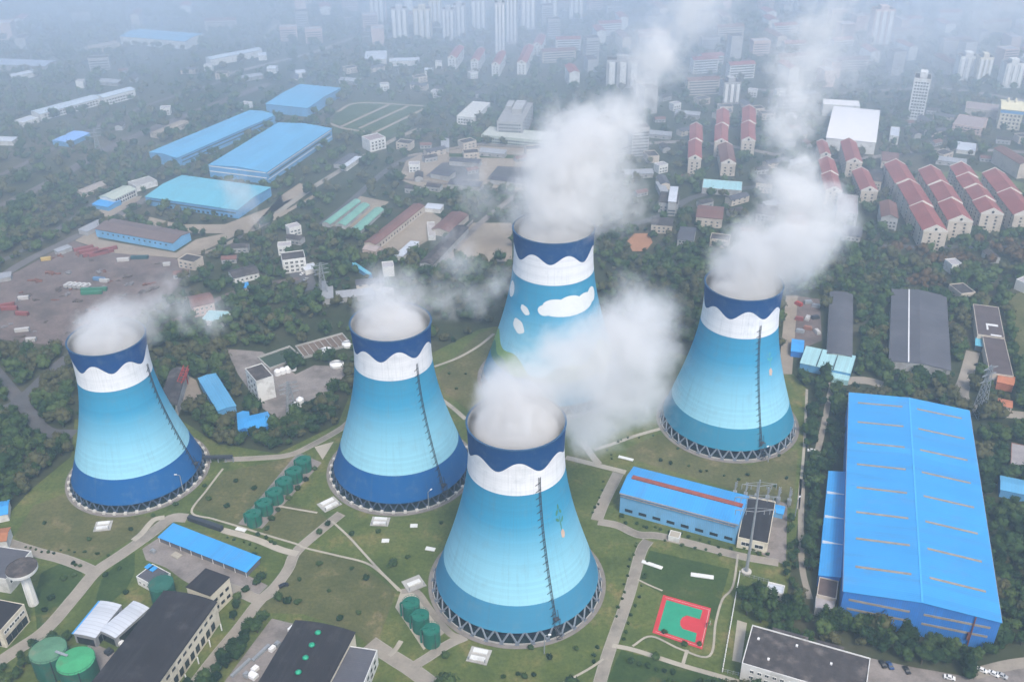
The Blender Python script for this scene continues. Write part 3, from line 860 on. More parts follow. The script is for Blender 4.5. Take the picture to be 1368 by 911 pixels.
dp = MB(); dp.bar((L * .345, -W / 2 - .5, 0), (L * .345, -W / 2 - .5, h + .6), .5); dp.bar((L * .345 - 1.0, -W / 2 - .6, 5), (L * .345 - 1.0, -W / 2 - .6, 9), 1.6, .8)
dp.build("downpipe", flat("rusty_pipe", (.16, .06, .05), .7, .3, .5), r)
solid(r, "gutter", -L / 2 - .75, -L / 2 - .35, -W / 2, W / 2, h - .35, h + .1, grey_sheet)
solid(r, "gutter", L / 2 + .35, L / 2 + .75, -W / 2, W / 2, h - .35, h + .1, grey_sheet)
r2, L2, W2, h2 = bldg("lean_to_shed", "narrow blue lean-to shed along the left flank of the huge blue hall", "shed",
    (1094,768),(1122,774),(1132,634), 7.5, 'mono', 'y', 1.6, blue_wall, blue_roof_x, .3, .25)
for k in (.28, .52, .76): solid(r2, "roof_seam", -L2 / 2, L2 / 2, -W2 / 2 + W2 * k - .15, -W2 / 2 + W2 * k + .15, h2 + .2, h2 + 1.95, white_metal)
bldg("brick_annex", "small brown roofed annex between blue lean-to and dark trees", "annex", (1091,796),(1117,801),(1120,777), 6, 'flat', 'x', 0, tile_wall, flat("brown_felt", (.12, .09, .085), .9, .25, .2))
bldg("grey_kiosk", "pale grey flat kiosk at the near end of the blue lean-to", "kiosk", (1089,812),(1114,817),(1116,802), 4.5, 'flat', 'x', 0, grey_wall, flat("pale_felt", (.34, .32, .33), .9, .2, .2))

r, L, W, h = bldg("long_shed", "long pale blue shed with a rusty red strip along its bright blue roof", "shed",
    (829,657.5),(986,699.5),(995,662), 14.3, 'gable', 'x', 2.4, sky_wall, blue_roof_x, .5, .3,
    wins=[('f', 8, 1, 4.4, 1.9, 3.0, 0, glass_dark, None, .02, 1.0)])
solid(r, "ridge_light", -L * .46, L * .49, -1.5, 1.5, h + 2.2, h + 3.0, rust_strip)
solid(r, "gutter", -L / 2 - .4, L / 2 + .4, -W / 2 - 1.1, -W / 2 - .5, h - .5, h + .0, grey_sheet)
solid(r, "canopy", -L / 2, L / 2 - 1, -W / 2 - .8, -W / 2, h - 2.2, h - 1.9, grey_sheet)
r, L, W, h = bldg("pump_house", "black roofed house with cream front and two windows under the steel pole", "house",
    (986,716),(1026,727),(1036,671), 6.5, 'flat', 'x', 0, cream_wall, black_roof, wins=[('f', 2, 1, 4.2, 2.2, 3.6, 0, glass_dark, white_frame)])
bldg("blue_kiosk", "tiny bright blue roofed kiosk beside the transformer yard", "kiosk", (1031,683),(1046,686.5),(1049,677), 3.5, 'gable', 'x', .7, pale_blue_wall, blue_roof_x, .4, .2)
bldg("white_hut", "small white roofed hut at the top end of the white post fence", "hut", (1024,789),(1046,794.5),(1048,783), 4.2, 'flat', 'x', 0, white_wall, white_sheet, wins=[('f', 2, 1, 1.4, 1.2, 2.2, 0, glass_dark)])
bldg("white_kiosk", "little white box kiosk on the grass before the long pale blue shed", "kiosk", (893,716),(907,719.5),(908,711), 3.0, 'flat', 'x', 0, white_wall, path_conc, parapet=.25)

# steel monopole with its switch gear
p0 = G(997, 764); hp = 60
r = thing("steel_monopole", "tall grey steel power pole with cross arms beside the black roofed house", "power pole", p0)
MB().lathe([(.95, 0), (.8, 8), (.35, hp)], 16, cap1=True).build("shaft", steel, r)
MB().lathe([(2.6, 0), (2.6, .9), (.2, .9)], 20).build("footing", pale_concrete, r)
for z, w in ((hp - 20, 10), (hp - 12, 11), (hp - 4, 8.5)):
    a = MB(); a.bar((-w, 0, z + 1.4), (0, 0, z), .28); a.bar((0, 0, z), (w, 0, z + 1.4), .28); a.bar((-w, 0, z + 1.3), (0, 0, z + 2.6), .16); a.bar((w, 0, z + 1.3), (0, 0, z + 2.6), .16)
    for k in range(3):
        for sg in (-1, 1): a.bar((sg * w * (.45 + .27 * k), 0, z + 1), (sg * w * (.45 + .27 * k), 0, z - 1.8), .3)
    a.build("cross_arm", steel, r)
r = thing("transformer_yard", "cluttered grey switchgear frame on the ground behind the black roofed house", "switchgear", G(1017, 668), math.radians(-14))
for k in range(6):
    f = MB()
    x = -15 + k * 6
    for y in (-3, 4): f.bar((x, y, 0), (x, y, 7 + (k % 3)), .5)
    f.bar((x, -3, 6.5), (x, 4, 6.5), .45); f.box(x - 1, x + 1.2, -1.2, 1.4, .2, 3.4)
    for q in (-2, 0, 2): f.bar((x, q, 6.5), (x + .8, q, 9.5), .4)
    f.build("switch_frame", steel, r)

r, L, W, h = bldg("office_block", "white walled block with mottled grey-brown roof at the bottom edge, beside parked cars", "office",
    (991,886.5),(1155,935),(1170,882), 9.8, 'flat', 'x', 0, white_wall, grey_roof, wins=[('f', 14, 2, 1.6, 1.5, 3.2, 3.6, glass_dark, white_frame), ('l', 5, 2, 1.5, 1.5, 3.2, 3.6, glass_dark, white_frame)])
for x, y in ((-L * .42, W * .2), (-L * .3, -W * .22), (L * .2, W * .1), (-L*.1, W*.3)): solid(r, "roof_vent", x - .5, x + .5, y - .5, y + .5, h + .1, h + .9, white_metal)
for x0, x1 in ((-L * .33, -L * .02), (L*.05, L*.28)): solid(r, "roof_step", x0, x1, W / 2 + .1, W / 2 + 2.4, 0, h + .4, grey_roof)

# ------------------------------------------------------------------ foreground, left
r, L, W, h = bldg("turbine_hall", "long black roofed hall with cream right wall and dark openings in two rows", "hall",
    (118,918),(188,945),(289,804.5), 13.6, 'arch', 'y', 1.6, cream_wall, black_roof, .35, .4)
windows(r, 'r', L, W, 12, 1, 2.6, 1.5, 10.2, 0, glass_dark, None)
windows(r, 'r', L, W, 12, 1, 3.0, 4.2, 3.6, 0, glass_dark, None, name="bay_door")
for k in range(6):
    MB().bar((L / 2 + 3.0, -W / 2 + W * (k + .6) / 6, 0), (L / 2 + 3.0, -W / 2 + W * (k + .6) / 6, 4.5), .45).build("vent_pipe", white_metal, r)
r, L, W, h = bldg("boiler_block", "square black roofed block joined to the far end of the long cream hall", "building",
    (249,784),(281,797),(301,770), 13.0, 'mono', 'y', .6, cream_wall, black_roof, .3, .3)
windows(r, 'r', L, W, 3, 2, 2.4, 1.8, 3.4, 5, glass_dark, None)
r, L, W, h = bldg("machine_hall", "low black arched hall with three green roof vents, bottom centre", "hall",
    (338,925),(424,941),(474,845), 11.5, 'arch', 'y', 1.5, cream_wall, black_roof, .35, .4)
for k in (.86, .68, .50, .3):
    y = -W / 2 + W * k
    MB().lathe([(1.1, h + .8), (1.1, h + 2.2), (1.6, h + 2.3), (.9, h + 2.9), (.1, h + 3.1)], 14, c=(-1 + 2 * (1 - k), y)).build("roof_vent", green_metal, r, smooth=True)
r, L, W, h = bldg("side_wing", "lower grey roofed wing with white wall along the green vented hall", "building",
    (420,945),(468,958),(504,868.5), 9.0, 'flat', 'x', 0, white_wall, slate_roof, parapet=.4)
windows(r, 'r', L, W, 7, 2, 2.2, 1.6, 2.8, 3.6, glass_dark, None)
r, L, W, h = bldg("dark_workshop", "dark roofed workshop with cream gable and bay doors at the left edge", "workshop",
    (-75,827),(1,842),(37,808), 11.5, 'flat', 'x', 0, cream_wall, black_roof, parapet=.3)
windows(r, 'f', L, W, 6, 1, 2.6, 1.5, 8.4, 0, glass_dark, white_frame); windows(r, 'f', L, W, 6, 1, 3.2, 4.6, 3.0, 0, glass_dark, None, name="bay_door")
windows(r, 'r', L, W, 4, 1, 3.0, 1.5, 8.4, 0, glass_dark, white_frame); windows(r, 'r', L, W, 4, 1, 3.6, 4.4, 3.0, 0, glass_dark, None, name="bay_door")
r, L, W, h = bldg("store_shed", "dark roofed store with white eaves behind the round water tower", "shed",
    (-50,765),(8,774),(40,736), 9.5, 'flat', 'x', 0, white_wall, slate_roof, parapet=.4)
windows(r, 'r', L, W, 4, 1, 3, 2, 6, 0, glass_dark, white_frame)
bldg("store_hut", "pale roofed hut with orange tiles on the left edge above the dark sheds", "hut", (-35,728),(8,722),(18,704), 6, 'gable', 'x', 1.2, white_wall, flat("orange_tiles", (.34, .14, .07), .9, .2, .4), .4, .2)
bldg("blue_hut", "small blue and white hut on the left edge beside dark trees", "hut", (-12,690),(10,686),(12,668), 5, 'gable', 'x', 1.2, white_wall, blue_roof_x, .4, .2)
# mushroom water tower
p0 = G(45, 806)
r = thing("water_tower", "white mushroom shaped water tower with round grey top by the left edge", "water tower", p0)
MB().lathe([(2.5, 0), (2.0, 3), (1.9, 18.5)], 24).build("column", white_wall, r, smooth=True)
MB().lathe([(1.9, 18), (7.2, 22.2), (7.4, 23.6), (7.4, 24.2)], 40).build("bowl", white_wall, r)
MB().lathe([(7.4, 24.2), (7.0, 24.5), (7.0, 24.15), (.1, 24.6)], 40).build("top_slab", grey_roof, r)
for a in range(8): MB().bar((2.3 * math.cos(a * PI / 4), 2.3 * math.sin(a * PI / 4), 0), (2.0 * math.cos(a * PI / 4), 2.0 * math.sin(a * PI / 4), 18), .3).build("rib", white_metal, r)
# control house, canopies, tanks
r, L, W, h = bldg("control_house", "small grey roofed house with white front beside the single dark green tank", "house",
    (182,770),(206,783),(224,764), 5.5, 'flat', 'x', 0, white_wall, slate_roof, parapet=.3, wins=[('f', 4, 1, 1.6, 1.6, 2.6, 0, glass_dark, white_frame)])
for q in (-.42, -.22): solid(r, "roof_tarp", L * q - 2.4, L * q + 1.2, W * .1, W * .42, h + .4, h + .75, blue_roof_x)
for A, B, Cc, lab in (((102,842),(127,852),(162,808), "white ribbed canopy with a blue edge strip, left of two"), ((132,843),(154,852),(199,812), "white ribbed canopy over a dark bay, right of two")):
    r, L, W, h = bldg("canopy", lab, "canopy", A, B, Cc, 6.0, 'arch', 'y', .5, grey_sheet, white_sheet, .2, .2, group="white canopies beside the road")
    solid(r, "bay_opening", -L / 2 + 1.2, L / 2 - 1.2, -W / 2 - .12, -W / 2 + .1, .2, 4.4, glass_dark)
    solid(r, "bay_opening", L / 2 - .1, L / 2 + .12, -W / 2 + 2, W / 2 - 3, .2, 4.4, glass_dark)
    if "edge strip" in lab: solid(r, "edge_strip", -L / 2 - 1.2, -L / 2 + .1, -W / 2, W / 2, 5.6, 6.0, blue_roof)
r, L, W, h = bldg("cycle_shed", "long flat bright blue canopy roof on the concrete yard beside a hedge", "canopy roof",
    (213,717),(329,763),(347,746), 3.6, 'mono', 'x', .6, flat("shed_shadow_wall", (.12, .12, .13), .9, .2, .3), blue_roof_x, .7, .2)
for k in range(9): solid(r, "post", -L / 2 + L * k / 8 - .12, -L / 2 + L * k / 8 + .12, -W / 2 - .6, -W / 2 - .36, 0, 3.4, white_metal)

def tank(px, py, rpx, hgt, top, side, label, group=None, fittings=True):
    """px, py: centre of the tank's top in the photograph"""
    p = G(px, py, hgt); dist = math.sqrt(p.x ** 2 + p.y ** 2 + (CAM_H - hgt) ** 2)
    rr = rpx * dist / LENS_PX * .985
    r = thing("storage_tank", label, "tank", (p.x, p.y, 0), 0, group)
    FOOT.append([(p.x + rr * 1.3 * math.cos(a), p.y + rr * 1.3 * math.sin(a)) for a in np.linspace(0, 2 * PI, 10)[:-1]])
    MB().lathe([(rr, 0), (rr, hgt - .3), (rr + .12, hgt - .3), (rr + .12, hgt)], 40).build("wall", side, r)
    MB().lathe([(rr + .12, hgt), (.1, hgt + rr * .12)], 40).build("top", top, r)
    rl = MB()
    for a in np.linspace(0, 2 * PI, 21)[:-1]: rl.bar((rr * math.cos(a), rr * math.sin(a), hgt), (rr * math.cos(a), rr * math.sin(a), hgt + 1.1), .1)
    rl.lathe([(rr - .06, hgt + 1.05), (rr + .06, hgt + 1.05), (rr + .06, hgt + 1.15), (rr - .06, hgt + 1.15)], 32, close=True)
    rl.build("railing", side, r)
    if fittings:
        pp = MB(); pp.bar((-rr - 1.0, .5, 0), (-rr - 1.0, .5, hgt * .9), .8); pp.bar((-rr - 1.0, .5, hgt * .9), (-rr * .4, .2, hgt + 1.2), .7)
        pp.build("inlet_pipe", side, r)
        MB().lathe([(.9, hgt + .3), (.9, hgt + 1.5), (.1, hgt + 1.7)], 12, c=(rr * .25, -rr * .1)).build("hatch", side, r)
    MB().bar((rr * .5, -rr * .95, 0), (rr * .5, -rr * .95, hgt + 1), .5, .2).build("ladder", dark_steel, r)
    return r
tank(215, 779, 15.2, 11, dark_green_paint, dark_green_paint, "single dark green tank between grey roofed house and black hall", None, False)
t1 = tank(64, 868, 21, 12.5, pale_green_top, dark_green_paint, "big green tank with faded grey-green top, left of the bottom pair", "pair of big green tanks", False)
t2 = tank(101, 882, 22, 12.5, fresh_green_top, dark_green_paint, "big green tank with bright fresh green top, right of the bottom pair", "pair of big green tanks", False)
a, b = Vector(t1.location), Vector(t2.location); m = (b - a)
MB().bar((m.x * .3, m.y * .3, 13.8), (m.x * .72, m.y * .72, 13.8), 1.2, .3).build("walkway", steel, t1)
ROW = ["nearest the blue canopy roof", "second from the near end of the row", "third from the near end of the row", "fourth from the near end of the row", "fifth, next to the far end of the row", "at the far end of the row by the pale slab"]
for (px, py), w in zip(((338,685.5),(353,670.5),(367,656),(380,641.5),(393,628),(405,614)), ROW):
    tank(px, py, 10, 7.2, green_paint, green_paint, "small green tank " + w, "row of six small green tanks on the lawn")
for (px, py), w in zip(((549,804.5),(561.5,821),(576,840)), ("farthest of three beside the nearest tower", "middle of three beside the nearest tower", "nearest of three beside the nearest tower")):
    tank(px, py, 11.3, 9.4, green_paint, green_paint, "round green tank " + w, "three green tanks by the nearest tower")

# clutter in the concrete yards
YC = [(392, 843, 2.2, 1.6, 'w', "pale metal box at the top of the grey yard beside the green vented hall"), (371, 862, 1.2, 1.2, 'g', "grey crate in the upper middle of the grey yard"), (364, 868, 1.0, 1.6, 'w', "white crate next to the grey crate in the yard"), (349, 873, .8, 5.5, 'g', "long grey pipe bundle along the yard's left side"), (341, 895, 1.2, 1.6, 'w', "white crate low in the grey yard"), (338, 904, 2.2, 1.6, 'w', "pale metal box near the bottom of the grey yard"), (330, 903, 1.4, 1.2, 'g', "grey crate beside the pale box near the bottom of the yard"), (322, 893, .7, 6, 'g', "thin grey pipe bundle at the yard's lower left"),
      (146, 872, 1.6, 1.6, 'b', "dark drum stack beside the right white canopy"), (163, 861, 1.3, 1.3, 'w', "small pale upright vessel at the corner of the right white canopy"), (236, 742, 2.6, 1.8, 'p', "pale slab lying in the middle of the concrete yard"), (280, 770, 1.2, 2.2, 'g', "grey crate on the yard by the boiler block"), (300, 784, 1.0, 1.4, 'g', "small grey crate at the yard's right corner"), (205, 738, 1.3, 1.0, 'g', "grey crate near the blue canopy's left end")]
for px, py, sx, sy, c, lab in YC:
    m_ = dict(w=white_metal, g=steel, b=dark_steel, p=path_conc)[c]; hh = .4 if c == 'p' else (1.2 if sy > 4 else 1.8)
    o = MB().box(-sx, sx, -sy, sy, 0, hh).box(-sx * .7, sx * .5, -sy * .8, sy * .6, hh, hh * 1.25).build("yard_crate", m_, None, loc=(*G(px, py)[:2], .12), rot=(0, 0, R(-32)))
    tag(o, lab, "crate", "loose things in the concrete yards")

# pits, slabs, pipes on the lawn
def pit(px, py, sx, sy, rz, label, lids=2):
    r = thing("valve_pit", label, "valve pit", G(px, py), R(rz), "valve pits sunk in the lawn")
    MB().box(-sx, sx, -sy, sy, 0, .5).build("slab", concrete, r)
    for k in range(lids):
        y = -sy + 2 * sy * (k + .5) / lids
        MB().box(-sx * .7, sx * .7, y - sy * .28, y + sy * .28, .5, 1.2).build("lid", white_wall, r)
    for q in (-1, 1): MB().bar((q * sx * .8, -sy * .8, .5), (q * sx * .8, -sy * .8, 2.6), .35).build("standpipe", steel, r)
pit(640, 876, 5, 4.6, -16, "concrete valve pit with two white lids in front of the nearest tower")
pit(508, 697, 5, 3.6, -5, "concrete valve pit with white lids in front of the second tower")
pit(138, 703, 4.5, 4, 8, "grey valve pit in front of the leftmost tower")
pit(440, 674, 5.5, 4.5, 40, "dark cluttered valve pit at the left foot of the second tower")
pit(553, 780, 5, 4.5, 30, "grey valve pit between the green tanks and nearest tower", 1)
for px, py, lx, ly, rz, lab in ((871, 755, 5.6, 1.1, -28, "pale concrete bench slab on the lawn nearest the road fork"), (938, 770, 5.8, 1.3, -12, "pale concrete bench slab on the lawn above the red court"), (836, 613, 4.6, 1.1, -24, "pale concrete slab lying on the lawn behind the long blue shed"),
                            (575, 734, 2.6, 1.3, -15, "small white slab on the grass left of the nearest tower"), (515, 723, 2.0, 1.4, 0, "tiny white slab on the grass below the second tower"), (553, 703, 2.0, 1.4, 0, "tiny white slab on the grass between second and nearest tower"), (322, 708, 3.0, 1.2, -20, "white slab at the start of the tank row path")):
    r = MB().box(-lx, lx, -ly, ly, .3, .75).box(-lx * .8, -lx * .6, -ly * .8, ly * .8, 0, .3).box(lx * .6, lx * .8, -ly * .8, ly * .8, 0, .3).build("bench_slab", white_wall, None, loc=G(px, py), rot=(0, 0, R(rz)))
    tag(r, lab, "slab", "pale slabs on the lawns")
a, b = G(253, 694), G(297, 709)
r = MB().bar((a.x, a.y, 1.6), (b.x, b.y, 1.6), 2.6).build("pipe_gallery", dark_steel); tag(r, "black insulated pipe lying beside the pale path and blue canopy", "pipe")
a, b = G(272, 618), G(312, 617)
r = thing("pipe_bridge", "dark pipe bridge reaching out from the leftmost tower foot", "pipe bridge", (0, 0, 0))
MB().bar((a.x, a.y, 4), (b.x, b.y, 4), 2.2, 1.4).build("deck", dark_steel, r)
for k in range(5): q = a.lerp(b, k / 4); MB().bar((q.x, q.y, 0), (q.x, q.y, 4), .6).build("trestle", steel, r)

# white post fence, hoop
fp = [G(988, 767), G(983, 800), G(976, 835), G(970, 868), G(965, 897)]
r = thing("post_fence", "white post fence running down beside the red and green court", "fence", fp[0])
tot = [fp[0].lerp(fp[-1], k / 22) - fp[0] for k in range(23)]
pm = MB().box(-.22, .22, -.22, .22, 0, 2.5).mesh("post", white_metal)
for q in tot: link("post", pm, r, q)
for z in (.8, 2.0): MB().bar(tot[0] + Vector((0, 0, z)), tot[-1] + Vector((0, 0, z)), .12).build("rail", white_metal, r)
pm2 = MB().box(-.12, .12, -.12, .12, 0, 2.3).mesh("post", steel)
for A, B, lab, nn in ((G(965, 897), G(1000, 906), "thin wire fence closing the bottom of the tree plot", 6), (G(988, 768), G(1026, 778), "thin wire fence from the steel pole to the white hut", 7)):
    r = thing("wire_fence", lab, "fence", A)
    for k in range(nn): link("post", pm2, r, (B - A) * (k / (nn - 1)))
    for z in (.8, 2.0): MB().bar((0, 0, z), (B - A) + Vector((0, 0, z)), .1).build("rail", steel, r)
r = thing("basketball_hoop", "basketball hoop standing on the red end of the court", "hoop", G(943, 838), R(-105 + 180))
MB().bar((0, 0, 0), (0, 0, 3.2), .3).bar((0, 0, 3.2), (0, -1.6, 3.6), .25).build("post", dark_steel, r)
MB().box(-1.0, 1.0, -1.75, -1.65, 2.9, 4.1).build("backboard", white_metal, r)
MB().lathe([(.42, 3.05), (.5, 3.05), (.5, 3.13), (.42, 3.13)], 16, c=(0, -2.2), close=True).build("ring", red_metal, r)

# lamp posts
lm = thing("lamp_post", "slender grey lamp post standing at the foot of the nearest tower", "lamp post", G(727, 873))
MB().lathe([(.3, 0), (.22, 11), (.2, 12)], 10).build("pole", steel, lm)
MB().bar((0, 0, 12), (2.2, 0, 12.6), .22).build("arm", steel, lm); MB().box(1.7, 3.1, -.3, .3, 12.4, 12.75).build("lamp_head", white_metal, lm)
for px, py, lab in ((573, 680, "slender grey lamp post standing at the foot of the second tower"), (245, 657, "slender grey lamp post standing at the foot of the leftmost tower"), (1026, 617, "slender grey lamp post standing at the foot of the flower tower"), (392, 560, "slender grey lamp post in trees near the blue sheets of the treatment works"), (1062, 690, "slender grey lamp post by the tree belt of the huge hall")):
    d = dup(lm, G(px, py), R(RNG.uniform(0, 360)), label=lab)
for o in bpy.data.objects:
    if o.name.startswith("lamp_post"): o["group"] = "lamp posts of the power station"

# ------------------------------------------------------------------ cars
def car_proto(body_m):
    r = thing("parked_car", "x", "car", (0, 0, 0))
    b = MB()
    sec = [(-2.2, .45, .80), (-2.15, .35, .95), (-1.3, .3, 1.0), (-.75, .3, 1.45), (.6, .3, 1.48), (1.35, .3, 1.02), (2.1, .33, .82), (2.25, .45, .66)]
    vs, fs = [], []
    for x, zb, zt in sec:
        w = .9; wt = .72 if zt > 1.2 else .86
        vs += [(x, -w, zb), (x, -w, min(zt, .95)), (x, -wt, zt), (x, wt, zt), (x, w, min(zt, .95)), (x, w, zb)]
    n = 6
    for i in range(len(sec) - 1):
        for k in range(n): fs.append((i*n+k, i*n+(k+1)%n, (i+1)*n+(k+1)%n, (i+1)*n+k))
    fs += [tuple(range(n)), tuple((len(sec)-1)*n + k for k in reversed(range(n)))]
    b.add(vs, [tuple(reversed(f)) for f in fs]).build("body", body_m, r)
    g = MB(); g.add([(1.28,-.74,1.06),(1.28,.74,1.06),(.66,.66,1.46),(.66,-.66,1.46)],[(0,1,2,3)]); g.add([(-1.34,-.74,1.04),(-1.34,.74,1.04),(-.8,.66,1.44),(-.8,-.66,1.44)],[(3,2,1,0)])
    g.add([(.55,-.9,1.0),(-.7,-.9,1.0),(-.7,-.76,1.42),(.5,-.76,1.42)],[(3,2,1,0)]); g.add([(.55,.9,1.0),(-.7,.9,1.0),(-.7,.76,1.42),(.5,.76,1.42)],[(0,1,2,3)])
    g.build("window", glass_dark, r)
    wm = MB().lathe([(.05, -.12), (.33, -.12), (.33, .12), (.05, .12)], 12).mesh("wheel", dark_steel)
    for x in (-1.35, 1.4):
        for y in (-.85, .85): link("wheel", wm, r, (x, y, .33), (R(90), 0, 0))
    return r
paints = dict(white=flat("car_white", (.7, .7, .7), .3, .05, .3, .5), black=flat("car_black", (.02, .02, .022), .3, .1, .3, .5), blue=flat("car_blue", (.03, .07, .18), .3, .1, .3, .5), silver=flat("car_silver", (.38, .39, .4), .35, .08, .3, .5), red=flat("car_red", (.3, .03, .03), .35, .1, .3, .5))
protos = {}
def car(px, py, rz, colr, label, z=.16):
    p = G(px, py)
    if colr not in protos:
        r = protos[colr] = car_proto(paints[colr]); r.location = (p.x, p.y, z); r.rotation_euler = (0, 0, R(rz)); r.scale = (1.12,) * 3; r["label"] = label
    else: r = dup(protos[colr], (p.x, p.y, z), R(rz), label=label)
    r["group"] = "parked cars"
car(1179, 888, 98, 'black', "black car parked at the edge of trees, leftmost of the dark trio")
car(1188.5, 890, 98, 'blue', "dark blue car parked between two black ones by the trees")
car(1211, 896, 96, 'black', "black car parked alone between the dark trio and white cars")
car(1268, 906, -20, 'white', "white car parked under a tree near the bottom edge")
car(1311, 896, -35, 'white', "white car parked first in the row by the hall corner")
car(1327, 901, -40, 'white', "white car parked in the middle of the row by the hall corner")
car(1338, 903.5, -40, 'silver', "silver car parked last in the row by the hall corner")
car(1084, 603, -10, 'white', "white car parked on the lane between two tree belts")
car(379, 783, 25, 'black', "black car standing on the road near the round lawn corner")
car(404, 367, 60, 'white', "white car in the asphalt lot beside the white house, upper")
car(409, 374, 60, 'silver', "silver car in the asphalt lot beside the white house, lower")
for k, (px, py) in enumerate(((1253,529),(1259,530),(1270,532),(1278,533),(1181,519))):
    car(px, py, 80 + 9 * k, ('white','silver','white','white','white')[k], ["white car first behind the top edge of the huge hall","silver car behind the top edge of the huge hall","white car third behind the top edge of the huge hall","white car last behind the top right corner of the hall","white car alone behind the middle of the hall"][k])
for k, (px, py) in enumerate(((1306,488),(1307,495),(1308,502),(1310,509))):
    car(px, py, 20, ('black','silver','black','blue')[k], ["black car parked first beside the long dark block", "silver car parked second beside the long dark block", "black car parked third beside the long dark block", "blue car parked last beside the long dark block"][k])
# ------------------------------------------------------------------ water works behind the left towers
r, L, W, h = bldg("water_works", "tall pale block of the water works with a grey flat roof", "building", (340,508),(365,503),(350,486), 16.0, 'flat', 'x', 0, white_wall, grey_roof, wins=[('l', 3, 3, 1.6, 1.6, 4, 4, glass_dark)])
bldg("blue_shed", "pale blue flat roofed shed on the left of the water works", "shed", (291,549),(315,542),(288,499), 6.0, 'gable', 'y', .7, pale_blue_wall, pale_blue_roof, .4, .2)
bldg("blue_tent", "vivid blue sheet roof between dark trees below the water works", "shed", (331,575),(364,567),(345,553), 4.0, 'gable', 'x', 1.0, blue_wall, blue_roof_x, .4, .2)
bldg("blue_tent", "little vivid blue roof wedged against the pale blue shed", "shed", (318,566),(334,572),(332,550), 4.2, 'gable', 'y', 1.0, blue_wall, blue_roof, .4, .2)
r, L, W, h = bldg("coal_shed", "grey roofed shed with red steel edge beside the leftmost tower", "shed", (214,537),(236,541),(250,492), 8, 'gable', 'y', 1.2, grey_wall, grey_roof, .3, .2)
a, b = G(229, 544, .5), G(249, 492, 11)
r = thing("red_conveyor", "red steel lattice conveyor sloping up beside the grey shed", "conveyor", (a.x, a.y, 0))
d = b - a; side = Vector((d.y, -d.x, 0)).normalized() * 1.6
for sg in (-1, 1):
    for z in (0, 2.6): MB().bar(side * sg + Vector((0, 0, z + .4)), d + side * sg + Vector((0, 0, z)), .45).build("chord", red_metal, r)
lat = MB()
for k in range(14):
    p, q = d * (k / 14), d * ((k + 1) / 14)
    for sg in (-1, 1): lat.bar(p + side * sg + Vector((0, 0, .4 if k % 2 else 3)), q + side * sg + Vector((0, 0, 3 if k % 2 else .4)), .35)
    lat.bar(p - side + Vector((0, 0, 3)), p + side + Vector((0, 0, 3)), .3)
lat.build("lattice", red_metal, r)
for k in (4, 9, 13): p = d * (k / 14); MB().bar((p.x, p.y, 0), (p.x, p.y, p.z + .5), .7).build("leg", red_metal, r)
def basin(A, B, Cc, label, inner):
    cen, rz, L, W = rect(A, B, Cc, 1.5)
    r = thing("settling_basin", label, "basin", (*cen, 0), rz, "rectangular basins of the water works")
    FOOT.append([tuple(G(*q, 1.5)[:2]) for q in (A, B, Cc, (A[0] + Cc[0] - B[0], A[1] + Cc[1] - B[1]))])
    m = MB()
    for q in ((-L/2, L/2, -W/2, -W/2+.7), (-L/2, L/2, W/2-.7, W/2), (-L/2, -L/2+.7, -W/2+.7, W/2-.7), (L/2-.7, L/2, -W/2+.7, W/2-.7)): m.box(*q, 0, 1.6)
    m.build("basin_wall", concrete, r)
    MB().add([(-L/2+.7, -W/2+.7, .3), (L/2-.7, -W/2+.7, .3), (L/2-.7, W/2-.7, .3), (-L/2+.7, W/2-.7, .3)], [(0, 1, 2, 3)]).build("basin_floor", inner, r)
    return r, L, W
basin((360,492),(404,476),(391,460), "dark green rectangular basin behind the water works", flat("basin_green", (.04, .06, .035), .6, .3, .1))
r, L, W = basin((406,477),(470,459),(462,443), "long brown walled drying bed behind the water works", flat("sludge_bed", (.15, .11, .085), .95, .25, .08))
for k in range(1, 8): solid(r, "bed_divider", -L/2 + L*k/8 - .2, -L/2 + L*k/8 + .2, -W/2 + .8, W/2 - .8, .3, 1.0, concrete)
for px, py, lab in ((436, 470.5, "round white clarifier cover, upper of two"), (450, 488, "round white clarifier cover, lower of two"), (466, 461, "round white clarifier cover partly hidden by the second tower")):
    r = thing("clarifier", lab, "clarifier", G(px, py), 0, "round clarifiers of the water works")
    MB().lathe([(4.9, 0), (4.9, 1.6), (4.5, 1.6)], 32).build("ring_wall", white_wall, r); MB().lathe([(4.5, 1.6), (.1, 2.5)], 32).build("cover", white_metal, r)
    MB().bar((-4.6, 0, 2.7), (4.6, 0, 2.7), .6, .3).build("bridge", grey_sheet, r)
for k, (px, py) in enumerate(((371,500.5),(378,498.5),(385,496.5),(392,494))):
    r = thing("white_tank", ["white dome tank nearest the pale block", "second white dome tank from the pale block", "third white dome tank from the pale block", "white dome tank farthest from the pale block"][k], "tank", G(px, py), 0, "row of white dome tanks")
    MB().lathe([(2.2, 0), (2.2, 3)], 20).build("wall", white_metal, r); MB().lathe([(2.2, 3), (1.6, 4), (.1, 4.6)], 20).build("dome", white_metal, r, smooth=True)
r = thing("white_silo", "small white silo with cone top between trees and water works yard", "silo", G(402, 545))
MB().lathe([(2.4, 1.5), (2.4, 7)], 20).build("wall", white_metal, r); MB().lathe([(2.5, 7), (.2, 9)], 20).build("cone_top", white_metal, r)
for k in range(4): MB().bar((2 * math.cos(k * PI / 2), 2 * math.sin(k * PI / 2), 0), (2 * math.cos(k * PI / 2), 2 * math.sin(k * PI / 2), 1.6), .4).build("leg", steel, r)

